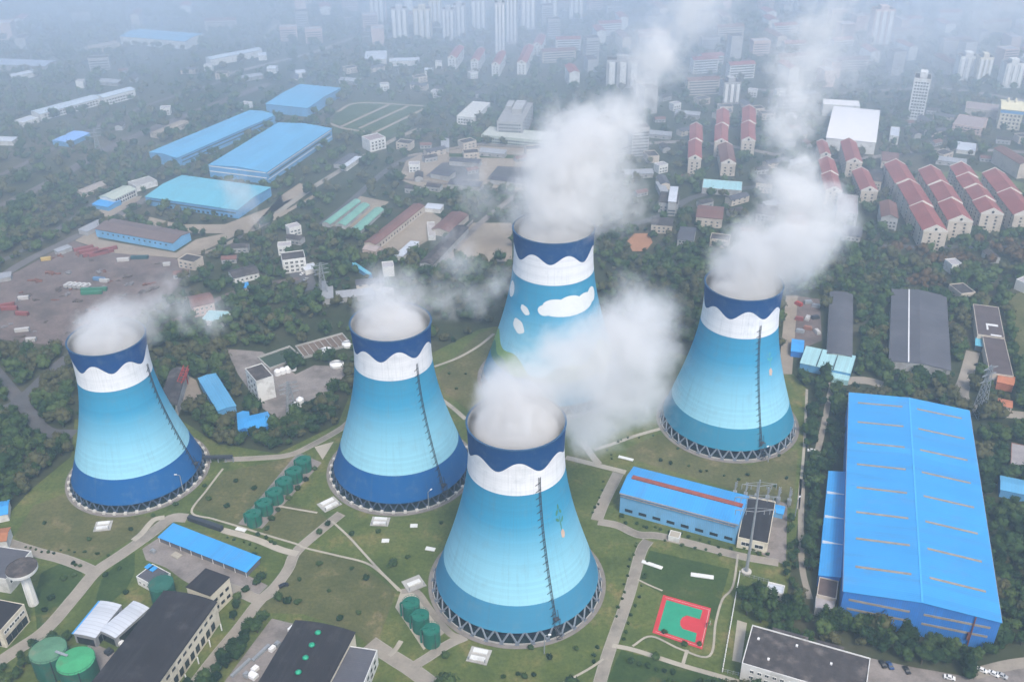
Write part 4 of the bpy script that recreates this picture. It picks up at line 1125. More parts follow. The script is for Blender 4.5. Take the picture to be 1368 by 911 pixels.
def lattice(px, py, hgt, label, w=3.2, arms=3):
    r = thing("lattice_pylon", label, "pylon", G(px, py), R(25), "lattice pylons")
    m = MB()
    def c(k, z):
        q = w * (1 - .8 * z / hgt)
        return Vector((q * (1 if k in (0, 1) else -1), q * (1 if k in (1, 2) else -1), z))
    N = 9
    for k in range(4):
        m.bar(c(k, 0), c(k, hgt), .3)
        for i in range(N):
            z0, z1 = hgt * i / N, hgt * (i + 1) / N
            m.bar(c(k, z0), c((k + 1) % 4, z1), .18); m.bar(c((k + 1) % 4, z0), c(k, z1), .18)
    m.build("lattice_mast", steel, r)
    for i in range(arms):
        z = hgt * (.7 + .12 * i); MB().bar((-6, 0, z), (6, 0, z), .4).bar((-6, 0, z), (0, 0, z + 2), .2).bar((6, 0, z), (0, 0, z + 2), .2).build("cross_arm", steel, r)
    return r
lattice(433, 398, 30, "grey lattice pylon in the trees right of the white house")
lattice(391, 556, 26, "grey lattice pylon in the yard of the water works")
lattice(1306, 556, 38, "grey lattice pylon behind the right corner of the huge hall")
lattice(133, 208, 30, "faint lattice pylon in the hazy woods at the left")

# ------------------------------------------------------------------ houses between the water works and the warehouses
r, L, W, h = bldg("villa", "pink house with brown roof and pale wing at the edge of the steam", "house", (258,410),(286,404),(279,391), 9.0, 'gable', 'x', 2.2, pink_wall, brown_tiles, .6, .3, wins=[('f', 4, 2, 1.5, 1.6, 2.6, 3.4, glass_dark, white_frame)])
bldg("villa_wing", "low pale teal roofed wing in front of the pink house", "house", (268,428),(298,430),(288,415), 4.0, 'flat', 'x', 0, white_wall, aqua_roof, parapet=.2)
r, L, W, h = bldg("white_house", "white three storey house with rows of dark windows beside the asphalt lot", "house", (377,349),(408,345),(404,335), 11.5, 'flat', 'x', 0, white_wall, grey_roof, wins=[('f', 4, 3, 2.2, 1.9, 2.2, 3.5, glass_dark, white_frame)])
bldg("white_house_wing", "low white wing at the right end of the white house", "house", (408,362),(425,358),(423,350), 4, 'flat', 'x', 0, white_wall, white_sheet, parapet=.3)
bldg("grey_house", "grey roofed low house half hidden in trees left of the white house", "house", (312,372),(346,364),(343,353), 5.5, 'gable', 'x', 2.0, white_wall, grey_roof, .5, .25, wins=[('f', 5, 1, 1.6, 1.4, 2.6, 0, glass_dark)])
bldg("blue_tarp_hut", "tiny hut with blue roof below the grey roofed low house", "hut", (323,386),(333,384),(331,377), 3, 'gable', 'x', .6, white_wall, blue_roof_x, .3, .2)
bldg("teal_strip_roof", "thin teal roof strip among trees left of the middle tower", "shed", (494,369),(498,366),(474,350), 3.5, 'flat', 'x', 0, pale_blue_wall, teal_roof, parapet=0)

# ------------------------------------------------------------------ the blue warehouses
r, L, W, h = bldg("warehouse", "very long blue warehouse running away towards the far blue one", "warehouse", (194,206),(236,211.5),(368,154), 10.5, 'gable', 'y', 1.8, pale_blue_wall, pale_blue_roof, .5, .3, "blue warehouses")
for z in (3.6, 7.2): solid(r, "window_band", L / 2 - .1, L / 2 + .14, -W * .46, W * .46, z, z + 1.1, glass_blue)
r, L, W, h = bldg("warehouse", "far pale blue warehouse at the end of the very long one", "warehouse", (343,146),(411,145),(455,118), 10.5, 'gable', 'x', 1.6, pale_blue_wall, pale_blue_roof, .5, .3, "blue warehouses")
r, L, W, h = bldg("warehouse", "bright blue warehouse with white striped right wall, between two others", "warehouse", (280,220),(356,230.5),(443,172), 12.4, 'gable', 'y', 2.2, pale_blue_wall, pale_blue_roof, .5, .3, "blue warehouses")
for z in (4.0, 10.4): solid(r, "white_band", L / 2 - .1, L / 2 + .16, -W * .49, W * .49, z, z + .8, white_metal)
solid(r, "window_band", L / 2 - .1, L / 2 + .14, -W * .47, W * .47, 6.6, 8.2, glass_blue)
for z in (6.0, 11.3): solid(r, "white_band", -L * .49, L * .49, -W / 2 - .16, -W / 2 + .1, z, z + .9, white_metal)
r, L, W, h = bldg("warehouse", "wide faded blue warehouse with a thin cloud wisp drifting over it", "warehouse", (194,263),(317,281),(370,252), 8.4, 'gable', 'x', 2.0, pale_blue_wall, teal_roof, .5, .3, "blue warehouses")
solid(r, "window_band", -L * .48, L * .48, -W / 2 - .14, -W / 2 + .1, 4.6, 5.8, glass_blue)
windows(r, 'f', L, W, 14, 1, 2.4, 2.0, 1.6, 0, glass_dark, None, .25, .95, "door")
r, L, W, h = bldg("workshop", "brown roofed workshop with sky blue walls at the edge of the dirt yard", "workshop", (127,306),(231,325),(252,310.5), 7.5, 'gable', 'x', 2.0, sky_wall, flat("brown_sheet", (.14, .105, .10), .9, .2, .1), .5, .3)
windows(r, 'f', L, W, 13, 1, 1.6, 1.3, 4.6, 0, glass_dark, None)
r, L, W, h = bldg("office_house", "white arcaded building with pale green roof beside the paved yard", "building", (151.5,267),(182,252.5),(174,244), 7.0, 'gable', 'x', 1.4, white_wall, flat("pale_green_sheet", (.38, .42, .36), .8, .1, .2), .4, .25)
windows(r, 'f', L, W, 9, 2, 1.8, 2.0, 1.8, 3.2, glass_dark, None)
bldg("blue_garage", "small vivid blue roofed garage left of the white arcaded building", "shed", (123,273),(144,277),(150,266), 4, 'gable', 'x', .8, pale_blue_wall, blue_roof_x, .4, .2)
bldg("pale_annex", "pale grey annex behind the white arcaded building", "building", (182,250),(210,242),(206,234), 5, 'flat', 'x', 0, white_wall, flat("pale_felt_two", (.3, .29, .28), .9, .2, .2))
bldg("tan_shed", "pale tan shed among trees above the blue garage", "shed", (112,259),(147,245),(143,239), 4, 'gable', 'x', .9, tile_wall, flat("tan_sheet", (.30, .26, .23), .9, .15, .2), .3, .2)
bldg("grey_shed", "long grey shed sloping along the dirt yard's far fence", "shed", (116,310),(142,297),(138,291), 4, 'mono', 'x', .6, grey_wall, grey_sheet, .3, .2)
bldg("grey_shed", "pale strip shed at the left end of the dirt yard", "shed", (78,337),(96,330),(94,326), 3.4, 'mono', 'x', .5, grey_wall, grey_sheet, .3, .2)
bldg("grey_shed", "pale shed cut by the left edge near the dirt yard", "shed", (-14,374),(14,370),(13,364), 3.4, 'mono', 'x', .5, grey_wall, grey_sheet, .3, .2)

# containers and trucks in the dirt yard
def container(px, py, rz, m, label, L=12, cat="container", n=1):
    p = G(px, py)
    r = thing("shipping_container", label, cat, (p.x, p.y, .12), R(rz), "containers and loads in the dirt yard")
    MB().box(-L/2, L/2, -1.25, 1.25, .15, 2.8).build("body", m, r)
    c = MB()
    for x in (-L/2, L/2):
        for y in (-1.25, 1.25): c.box(x - .12, x + .12, y - .12, y + .12, 0, 2.9)
    c.build("corner_post", dark_steel, r)
    MB().box(L/2 + .02, L/2 + .1, -1.1, 1.1, .3, 2.6).build("door", m, r)
redc = sheet_metal("red_container", (.25, .075, .07), .5, 0, .8, .15, .7); greenc = sheet_metal("green_container", (.03, .18, .10), .5, 0, .8, .15, .7); yelc = sheet_metal("yellow_container", (.5, .36, .12), .5, 0, .8, .15, .7); bluec = sheet_metal("blue_container", (.10, .22, .38), .5, 0, .8, .15, .7); whitec = sheet_metal("white_container", (.46, .45, .44), .5, 0, .8, .1, .7)
REDS = ["red container at the back left of the red stacks", "red container second in the red stacks", "red container at the middle of the red stacks", "red container in front of the red stacks", "red container at the right end of the red stacks", "red container lying nearest the blue walled workshop"]
for k, (px, py) in enumerate(((112,334),(119,337),(124,341),(132,341),(139,339),(144,335))): container(px, py, 30, redc, REDS[k], 16)
container(62, 348, 15, yelc, "yellow container alone in the dirt yard", 8)
container(165, 349, 10, whitec, "white container on the dirt near the dark green one", 10)
container(187, 346, 5, flat("dark_teal", (.03, .08, .09), .8, .2, .3), "dark teal container on the dirt below the brown roofed workshop", 14)
container(126, 389, 5, greenc, "green container at the end of the white truck row", 20)
container(123, 393, 5, greenc, "green container in front of the other green one", 16)
container(133, 375, -12, bluec, "pale blue container behind the truck row", 10); container(140, 377, -12, whitec, "white container beside the pale blue one", 8)
container(7, 410, 20, redc, "red container at the left edge of the dirt yard", 14); container(13, 414, 5, redc, "red container overlapping the one at the left edge", 12); container(30, 421, -8, redc, "lone red container near the left edge", 10)
container(32, 400, 10, whitec, "small white container near the lone red one", 8); container(30, 443, 12, whitec, "white container near the bottom of the dirt yard", 10); container(42, 456, 5, whitec, "lower white container near the bottom of the dirt yard", 7)
container(223, 355, 12, whitec, "small white container on the dirt beside the tan road", 6)
pile_m = [flat("pile_brown", (.10, .08, .07), 1, .4, .5), flat("pile_grey", (.17, .16, .165), .95, .35, .5), flat("pile_rust", (.16, .07, .05), .95, .4, .5)]
pile_me = []
for k in range(6):
    v, f = np.random.default_rng(k).normal(size=(60, 3)), None
    bm = bmesh.new()
    rr_ = random.Random(k)
    for q in range(9):
        a_ = rr_.uniform(0, 6.28); d_ = rr_.uniform(0, 2.2)
        bmesh.ops.create_cube(bm, size=1, matrix=Matrix.Translation((d_ * math.cos(a_) * 1.6, d_ * math.sin(a_), rr_.uniform(.2, .7))) @ Matrix.Rotation(rr_.uniform(0, 3), 4, 'Z') @ Matrix.Rotation(rr_.uniform(-.4, .4), 4, 'X') @ Matrix.Diagonal((rr_.uniform(.6, 3.2), rr_.uniform(.5, 1.6), rr_.uniform(.4, 1.3), 1)))
    me_ = bpy.data.meshes.new("scrap_pile"); bm.to_mesh(me_); bm.free(); me_.materials.append(pile_m[k % 3]); pile_me.append(me_)
DY = wpoly([(20,372),(95,332),(225,352),(215,388),(150,430),(90,455),(5,450)])
cnt = 0
while cnt < 46:
    px, py = RNG.uniform(0, 228), RNG.uniform(334, 456)
    p = G(px, py)
    if not (lambda P_: sum(((DY[i][1] > P_[1]) != (DY[i - 1][1] > P_[1])) and P_[0] < (DY[i - 1][0] - DY[i][0]) * (P_[1] - DY[i][1]) / (DY[i - 1][1] - DY[i][1]) + DY[i][0] for i in range(len(DY))) % 2)((p.x, p.y)): continue
    o = link("scrap_pile", pile_me[cnt % 6], None, (p.x, p.y, .12), (0, 0, RNG.uniform(0, 6.3)), (RNG.uniform(.5, 1.5),) * 3)
    tag(o, "low muted pile of scrap scattered over the brown dirt yard", "scrap pile", "scrap piles in the dirt yard"); cnt += 1
tp = None
TR = ["white box truck at the left end of the row", "white box truck second in the row", "white box truck third in the row", "white box truck fourth in the row", "white box truck at the right end, next to green containers"]
for k in range(5):
    p = G(92 + k * 6, 383.5 + k * .4)
    if tp is None:
        tp = thing("box_truck", TR[0], "truck", (p.x, p.y, .12), R(70), "white box trucks parked in the dirt yard")
        MB().box(-4, 2, -1.25, 1.25, 1.0, 3.6).build("cargo_box", whitec, tp)
        MB().box(2.2, 4.2, -1.15, 1.15, .7, 2.0).box(2.2, 3.6, -1.1, 1.1, 2.0, 2.9).build("cab", white_metal, tp)
        MB().box(3.62, 3.7, -1.0, 1.0, 2.05, 2.8).build("windscreen", glass_dark, tp)
        for x in (-2.6, 3.2):
            for y in (-1.0, 1.0): MB().lathe([(.05, -.18), (.5, -.18), (.5, .18), (.05, .18)], 12).build("wheel", dark_steel, tp, loc=(x, y, .5), rot=(R(90), 0, 0))
    else: dup(tp, (p.x, p.y, .12), R(70), label=TR[k])

# ------------------------------------------------------------------ centre: greenhouses, walled yards, institutions
gh = sheet_metal("green_polytunnel", (.16, .34, .27), 1.2, 1, .85, .12, .5)
for A, B, Cc, lab in (((432,297),(441,300),(482,269), "pale green polytunnel, farthest left of three"), ((450,299),(461,302),(494,274), "pale green polytunnel in the middle of three"), ((468,307),(480,310),(513,280), "pale green polytunnel nearest the long red roof")):
    bldg("polytunnel", lab, "polytunnel", A, B, Cc, 3.2, 'arch', 'y', 1.6, grey_wall, gh, .2, .2, "green polytunnels")
bldg("long_barn", "long rusty red roofed barn beside the walled courtyard", "barn", (487,324),(502,327),(567,275), 6.5, 'gable', 'y', 1.5, tile_wall, brown_tiles, .4, .25, wins=[('r', 16, 1, 1.6, 1.6, 3, 0, glass_dark)])
bldg("red_barn", "broad rusty red roof at the far side of the walled courtyard", "barn", (578,305),(600,310),(626,287), 5.5, 'gable', 'y', 1.8, tile_wall, brown_tiles, .4, .25)
bldg("white_shed", "white roofed shed at the near side of the walled courtyard", "shed", (526,342),(538,343.5),(560,324), 4, 'mono', 'y', .6, white_wall, white_sheet, .3, .2)
bldg("white_shed", "white roofed shed at the far end of the long red barn", "shed", (567,278),(588,280),(590,274), 4, 'mono', 'x', .5, white_wall, white_sheet, .3, .2)
bldg("courtyard_huts", "pale huts in a row across the walled courtyard", "hut", (572,314),(582,316),(580,297), 3.6, 'flat', 'x', 0, white_wall, flat("pale_felt_three", (.36, .33, .31), .9, .2, .2))
bldg("dark_barn", "long dark roofed barn along the right wall of the courtyard", "barn", (562,350),(578,354),(626,304), 5.5, 'gable', 'y', 1.4, grey_wall, grey_roof, .4, .25)
bldg("gate_house", "pale pink gable of the gatehouse below the long red barn", "house", (484,333),(502,336),(506,329), 5, 'gable', 'x', 1.2, pink_wall, flat("pale_felt_four", (.33, .27, .25), .9, .2, .2), .3, .2)
bldg("corner_house", "small white house with grey roof beside the pale street grid", "house", (494,189),(515,184),(514,176), 12.0, 'flat', 'x', 0, white_wall, flat("pink_felt", (.27, .22, .22), .9, .2, .2), wins=[('f', 4, 3, 2, 1.8, 2.6, 3.4, glass_dark)])
bldg("white_roof_shed", "narrow white roof on the hillside beside the corner house", "shed", (456,222),(463,224),(483,210), 4, 'mono', 'y', .5, white_wall, white_sheet, .3, .2)
bldg("dark_roof_shed", "dark roofed shed next to the narrow white roof", "shed", (446,219),(458,221),(478,207), 4, 'gable', 'y', .9, grey_wall, slate_roof, .3, .2)
r, L, W, h = bldg("school_block", "pale hall with a sunken white roof among hazy trees, upper centre", "building", (611,155),(634,158),(655,138), 9, 'flat', 'x', 0, white_wall, flat("pale_roof", (.5, .5, .47), .9, .12, .2), wins=[('f', 6, 2, 2, 1.6, 2.6, 3.2, glass_blue)])
r, L, W, h = bldg("institute_block", "grey multi-storey institute with stepped roofs left of the central plume", "building", (664,163),(698,165),(712,138), 20, 'flat', 'x', 0, grey_wall, flat("grey_felt_two", (.27, .27, .27), .9, .2, .15), wins=[('f', 9, 5, 2, 1.6, 3, 3.6, glass_blue), ('r', 6, 5, 2, 1.6, 3, 3.6, glass_blue)])
solid(r, "roof_tower", -L * .1, L * .3, -W * .1, W * .35, h, h + 6, grey_wall); solid(r, "roof_tower", -L * .45, -L * .2, W * .1, W * .4, h, h + 4, grey_wall)
r, L, W, h = bldg("long_slab_block", "long pale green low slab building in front of the grey institute", "building", (643,181),(735,190),(738,178), 9, 'flat', 'x', 0, flat("pale_green_plaster", (.42, .46, .40), .9, .1, .15), flat("pale_roof_two", (.42, .44, .40), .9, .12, .2), wins=[('f', 26, 2, 2, 1.6, 2.6, 3.2, glass_blue)])
yw = flat("yard_wall", (.26, .23, .21), .95, .15, .1)
for pts, lab in (([(545,210),(640,194),(720,200)], "low wall round the far depot yards, back side"), ([(533,240),(600,248),(716,260)], "low wall round the far depot yards, near side"), ([(578,350),(632,297)], "low pale wall along the tan lot left of the middle tower"), ([(150,438),(250,400)], "low wall at the right edge of the dirt yard")):
    m = MB()
    for p, q in zip(pts[:-1], pts[1:]): a, b = G(*p), G(*q); m.bar((a.x, a.y, 1.2), (b.x, b.y, 1.2), .5, 2.4)
    tag(m.build("yard_wall", yw), lab, "wall", kind="thing")
for k, (A, B, Cc) in enumerate((((598,246),(640,250),(645,243)), ((655,240),(705,246),(708,240)), ((575,232),(600,236),(606,229)), ((600,215),(640,218),(642,213)))):
    bldg("depot_shed", ["low grey depot shed in the walled yards, near left", "low grey depot shed in the walled yards, near right", "low grey depot shed at the left gate of the walled yards", "low grey depot shed at the back wall of the yards"][k], "shed", A, B, Cc, 5, 'gable', 'x', 1, grey_wall, slate_roof, .3, .2, "grey depot sheds")

# ------------------------------------------------------------------ right: sheds behind the huge hall
bldg("dark_long_shed", "long dark grey shed roof standing end-on among trees, right of the flower tower", "shed", (1105,472),(1138,477),(1139,394), 6.5, 'arch', 'y', 1.4, grey_wall, slate_roof, .4, .25)
r, L, W, h = bldg("aqua_shed", "pale aqua roofed shed in three bays at the foot of the dark long shed", "shed", (1069,485),(1136,499),(1139,477), 5.5, 'mono', 'x', 1.0, pale_blue_wall, aqua_roof, .3, .25)
for k in (.33, .66): solid(r, "roof_seam", -L/2 + L*k - .25, -L/2 + L*k + .25, -W/2, W/2, h + .35, h + 1.35, dark_steel)
solid(r, "low_lean_to", L * .05, L * .5, -W / 2 - 7, -W / 2 - .1, 0, 3.8, aqua_roof)
bldg("blue_hut", "small vivid blue roof beside the pale aqua shed", "hut", (1057,468),(1073,471),(1074,455), 4.5, 'gable', 'x', .8, blue_wall, blue_roof_x, .3, .2)
for k in range(9):
    px, py = 1068 + (k % 3) * 11 + RNG.uniform(-2, 2), 408 + (k // 3) * 17 + RNG.uniform(-3, 3)
    p = G(px, py)
    r = MB().box(-3, 3, -1.6, 1.6, 0, 1.6).box(-2.6, 2.4, -1.2, 1.3, 1.6, 2.4).build("scrap_heap", [red_metal, steel, grey_sheet, redc, whitec, dark_steel, steel, brick_wall, whitec][k], None, loc=(p.x, p.y, .12), rot=(0, 0, RNG.uniform(0, 3)))
    tag(r, ["rusty red scrap heap at the back of the brown yard", "grey metal scrap heap at the back of the brown yard", "pale sheet pile by the back trees of the brown yard", "red container pile in the middle of the brown yard", "white crate pile in the middle of the brown yard", "black scrap heap beside the dark long shed", "grey scrap heap near the blue hut", "brick pile near the blue hut", "white crate pile nearest the aqua shed"][k], "scrap heap", "scrap heaps in the brown yard")
r, L, W, h = bldg("double_shed", "broad dark purple-grey double roofed shed surrounded by trees", "shed", (1188,487),(1270,495),(1264,396), 7.5, 'gable', 'y', 2.0, grey_wall, slate_roof, .4, .25)
solid(r, "valley_gutter", -L * .20, -L * .18, -W / 2, W / 2, h + 1.25, h + 1.7, white_metal)
r, L, W, h = bldg("dark_block", "long brown-black roofed block with a white bent mark, upper of two at right", "building", (1306,447),(1342,452),(1334,411), 8, 'flat', 'x', 0, tile_wall, flat("brown_black_felt", (.09, .07, .07), .95, .25, .12), parapet=.4)
mk = flat("roof_mark_white", (.62, .62, .62), .9, .1, .3)
solid(r, "white_roof_mark", -L * .05, L * .34, -W * .16, -W * .10, h + .13, h + .2, mk); solid(r, "white_roof_mark", -L * .12, -L * .05, -W * .30, -W * .10, h + .13, h + .2, mk); solid(r, "white_roof_mark", L * .0, L * .4, -W * .47, -W * .43, h + .13, h + .2, mk)
bldg("dark_block", "long brown-black roofed block with orange end, lower of two at right", "building", (1322,497),(1354,503),(1342,453), 7, 'flat', 'x', 0, tile_wall, flat("brown_black_felt", (.09, .07, .07), .95, .25, .12), parapet=.4)
bldg("orange_hut", "orange brick hut with white edge at the end of the dark block", "hut", (1332,510),(1354,515),(1354,503), 5.5, 'gable', 'x', .8, flat("orange_brick", (.42, .15, .08), .9, .2, .3), flat("orange_roof", (.40, .15, .08), .9, .2, .3), .3, .2)
bldg("orange_hut", "tiny orange roofed hut below the orange brick hut", "hut", (1333,541),(1352,545),(1353,536), 3.4, 'gable', 'x', .6, tile_wall, flat("orange_roof", (.40, .15, .08), .9, .2, .3), .3, .2)
bldg("glazed_porch", "small teal glazed porch between the dark blocks and the cars", "porch", (1303,462),(1318,464),(1318,455), 4.2, 'mono', 'x', .6, glass_blue, teal_roof, .2, .2)
bldg("blue_garage", "pale blue roofed garage cut by the right edge", "garage", (1337,654),(1375,662),(1378,644), 5, 'gable', 'x', .9, pale_blue_wall, pale_blue_roof, .3, .25)
bldg("brick_house", "brown brick house cut by the right edge above the pale blue garage", "house", (1350,622),(1390,630),(1390,600), 6, 'flat', 'x', 0, brick_wall, flat("pale_felt_five", (.26, .24, .24), .9, .2, .2), parapet=.4)

# ------------------------------------------------------------------ apartment rows with red roofs
def apartments(A, B, Cc, nseg, label, group, h=17.5, rows=5, wallm=tile_wall, roofm=red_tiles, cols=9):
    """A, B: eave corners of the near gable; Cc: far end of the right eave"""
    cen, rz, L, W = rect(A, B, Cc, h)
    u = np.array([-math.sin(rz), math.cos(rz)])
    root = thing("apartment_row", label, "apartment building", (*cen, 0), rz, group)
    FOOT.append([tuple(cen + np.array([math.cos(rz) * sx * (L / 2 + 2) - math.sin(rz) * sy * (W / 2 + 2), math.sin(rz) * sx * (L / 2 + 2) + math.cos(rz) * sy * (W / 2 + 2)])) for sx, sy in ((-1, -1), (1, -1), (1, 1), (-1, 1))])
    for k in range(nseg):
        y0, y1 = -W / 2 + W * k / nseg, -W / 2 + W * (k + 1) / nseg
        off = (k % 2) * 1.3
        hh = h
        m = MB(); x0, x1 = -L / 2 + off, L / 2 + off
        rise = L * .26
        pr = [(x0, 0), (x1, 0), (x1, hh), ((x0 + x1) / 2, hh + rise), (x0, hh)]
        n = 5
        m.add([(x, y0 + .02, z) for x, z in pr] + [(x, y1 - .02, z) for x, z in pr], [tuple(range(n)), tuple(range(2*n-1, n-1, -1))] + [(i, i+n, (i+1) % n + n, (i+1) % n) for i in range(n)])
        m.build("wall", wallm, root)
        rf = MB(); e = .7; sl = rise / (L / 2); cx = (x0 + x1) / 2
        tp_ = [(x0 - e, hh - sl * e + .35), (cx, hh + rise + .35), (x1 + e, hh - sl * e + .35), (x1 + e, hh - sl * e), (cx, hh + rise), (x0 - e, hh - sl * e)]
        n = 6
        rf.add([(x, y0 + 1.0, z) for x, z in tp_] + [(x, y1 - 1.0, z) for x, z in tp_], [tuple(reversed(range(n))), tuple(range(n, 2*n))] + [(i, (i+1) % n, (i+1) % n + n, i+n) for i in range(n)])
        rf.build("roof", roofm, root)
        for yy in ((y0, y0 + .9), (y1 - .9, y1)):
            cp = MB()
            q = [(x0 - .3, hh - .4), (x1 + .3, hh - .4), (x1 + .3, hh + .5), (cx, hh + rise + .9), (x0 - .3, hh + .5)]
            n = 5
            cp.add([(x, yy[0], z) for x, z in q] + [(x, yy[1], z) for x, z in q], [tuple(range(n)), tuple(range(2*n-1, n-1, -1))] + [(i, i+n, (i+1) % n + n, (i+1) % n) for i in range(n)])
            cp.build("gable_coping", flat("pale_coping", (.56, .52, .47), .85, .1, .3), root)
        wm = win_mesh(1.7, 1.5, glass_dark)
        nc = max(3, int(cols / nseg))
        for r_ in range(rows):
            for c in range(nc):
                yy = y0 + (y1 - y0) * (c + .5) / nc
                link("window", wm, root, (x0, yy, 2.0 + 3.2 * r_), (0, 0, -PI / 2))
        if k == 0:
            for r_ in range(rows):
                for q in (.3, .7): link("window", wm, root, (x0 + (x1 - x0) * q, y0, 2.0 + 3.2 * r_))
            vt = MB().lathe([(.1, 0), (1.1, 0), (1.1, .25), (.1, .25)], 16).mesh("attic_window", glass_dark)
            link("attic_window", vt, root, (cx, y0 - .1, hh + rise * .4), (R(90), 0, 0))
ROWG = "red roofed apartment rows on the right"
apartments((1236,312),(1266,310),(1209,220), 3, "red roofed apartment row nearest the woods, leftmost of four parallel rows", ROWG)
apartments((1272,303),(1300,297),(1256,228), 3, "red roofed apartment row, second from the left of four parallel rows", ROWG)
apartments((1314,290),(1341,287),(1294,223), 4, "red roofed apartment row of four stepped parts, third of four parallel rows", ROWG)
apartments((1358,291),(1388,289),(1340,232), 2, "red roofed apartment row running out at the right edge", ROWG)
apartments((1133,223),(1152,218),(1143,190), 1, "single red roofed block below the big white hall", ROWG)
apartments((1152,258),(1173,256),(1160,229), 1, "brown-red roofed block beside the clustered grey houses", ROWG, 12, 3)
apartments((1106,264),(1125,256),(1112,214), 2, "red roofed block half hidden by the right plume", ROWG, 14, 4)
apartments((1098,212),(1110,208),(1104,190), 1, "small red roof showing just past the right plume", ROWG, 12, 3)
apartments((920,214),(937,213),(936,168), 2, "red roofed row at the left of the three hazy rows", "hazy red roofed rows by the plume", 16, 4)
apartments((955,192),(972,191),(972,148), 2, "red roofed row in the middle of the three hazy rows", "hazy red roofed rows by the plume", 16, 4)
apartments((991,190),(1009,189),(1007,145), 2, "red roofed row at the right of the three hazy rows", "hazy red roofed rows by the plume", 16, 4)
apartments((964,220),(983,219),(978,194), 1, "short brown roofed block under the middle hazy row", "hazy red roofed rows by the plume", 13, 3, roofm=brown_tiles)
FARROW = "far red roofed rows in the haze"
for A, B, Cc, lab in (((597,79),(609,78),(620,63), "far pale row with red roof, leftmost under the tower blocks"), ((628,83),(639,82),(648,66), "far pale row with red roof, second under the tower blocks"), ((656,88),(667,87),(676,70), "far pale row with red roof below the twin tall blocks"), ((690,86),(703,85),(713,62), "far pale row with white gable, right of the tall blocks"), ((711,62),(723,61),(729,48), "farthest red roofed row right of the tall blocks")):
    apartments(A, B, Cc, 1, lab, FARROW, 15, 4, white_wall, cols=5)

# single blocks on the right
bldg("grey_mansion", "grey roofed house with white chimney corner beside the apartment rows", "house", (1178,294),(1200,292),(1197,272), 14, 'gable', 'y', 3, grey_wall, brown_tiles, .4, .25, wins=[('f', 4, 3, 1.6, 1.5, 2.6, 3.4, glass_dark)])
bldg("grey_mansion", "grey house with pale roof near the plume's right edge", "house", (1118,285),(1146,287),(1146,262), 12, 'flat', 'y', 0, grey_wall, flat("pink_grey_felt", (.26, .23, .23), .9, .2, .2), wins=[('f', 4, 3, 1.6, 1.5, 2.6, 3.4, glass_dark)])
r, L, W, h = bldg("white_hall", "big white hall with gently curved bright roof, upper right", "hall", (1104,184),(1170,191),(1175,148), 13, 'arch', 'x', 4.0, white_wall, flat("bright_white_roof", (.70, .68, .67), .6, .05, .1), .4, .3)
bldg("white_hall_annex", "long white roofed annex behind the big curved white hall", "hall", (1100,140),(1149,143),(1151,136), 13, 'flat', 'x', 0, white_wall, flat("bright_white_roof", (.70, .68, .67), .6, .05, .1))
r, L, W, h = bldg("slab_tower", "tall white residential tower with window column, upper right", "tower block", (1222,105),(1244,107),(1245,100), 47, 'flat', 'x', 0, white_wall, grey_roof, wins=[('f', 5, 12, 2.2, 1.8, 4, 3.5, glass_blue)])
solid(r, "roof_tower", -L * .2, L * .25, -W * .3, W * .3, h, h + 6, white_wall)
r, L, W, h = bldg("ornate_hall", "pale yellow roofed building with blue band and two small turrets at the right edge", "building", (1338,147),(1368,149),(1366,136), 22, 'gable', 'x', 3.5, cream_wall, flat("pale_yellow_roof", (.66, .60, .40), .7, .1, .3), .6, .3, wins=[('f', 5, 4, 2.0, 2.2, 3, 4.2, glass_blue)])
solid(r, "blue_band", -L / 2 - .2, L / 2 + .2, -W / 2 - .2, -W / 2 + .1, h - 4, h - 1, pale_blue_wall)
for q in (-.22, .12): MB().lathe([(1.6, h + 2), (1.6, h + 6), (.1, h + 9)], 12, c=(L * q, 0)).build("turret", cream_wall, r)
bldg("teal_long_shed", "pale teal long flat roof across the foot of the hazy red rows", "shed", (938,251),(991,255),(990,243), 6, 'flat', 'x', 0, grey_wall, aqua_roof, parapet=.2)
bldg("white_cube_house", "small white cube house left of the white residential tower", "house", (1189,182),(1201,183),(1202,171), 9, 'flat', 'x', 0, white_wall, white_sheet)
bldg("brown_school", "brown-pink school block with light gable behind the dark woods", "building", (1273,166),(1312,172),(1312,158), 11, 'flat', 'x', 0, pink_wall, flat("pink_felt_two", (.3, .24, .23), .9, .2, .2), wins=[('f', 8, 3, 1.8, 1.5, 2.4, 3.2, glass_blue)])
bldg("long_pale_roof", "long pink-brown flat roof above the brown school block", "building", (1290,145),(1335,150),(1337,141), 9, 'flat', 'x', 0, tile_wall, flat("pink_felt_two", (.3, .24, .23), .9, .2, .2))
bldg("low_white_shed", "low white shed below the brown school block", "shed", (1278,199),(1303,203),(1304,193), 4, 'mono', 'x', .5, white_wall, white_sheet, .3, .2)
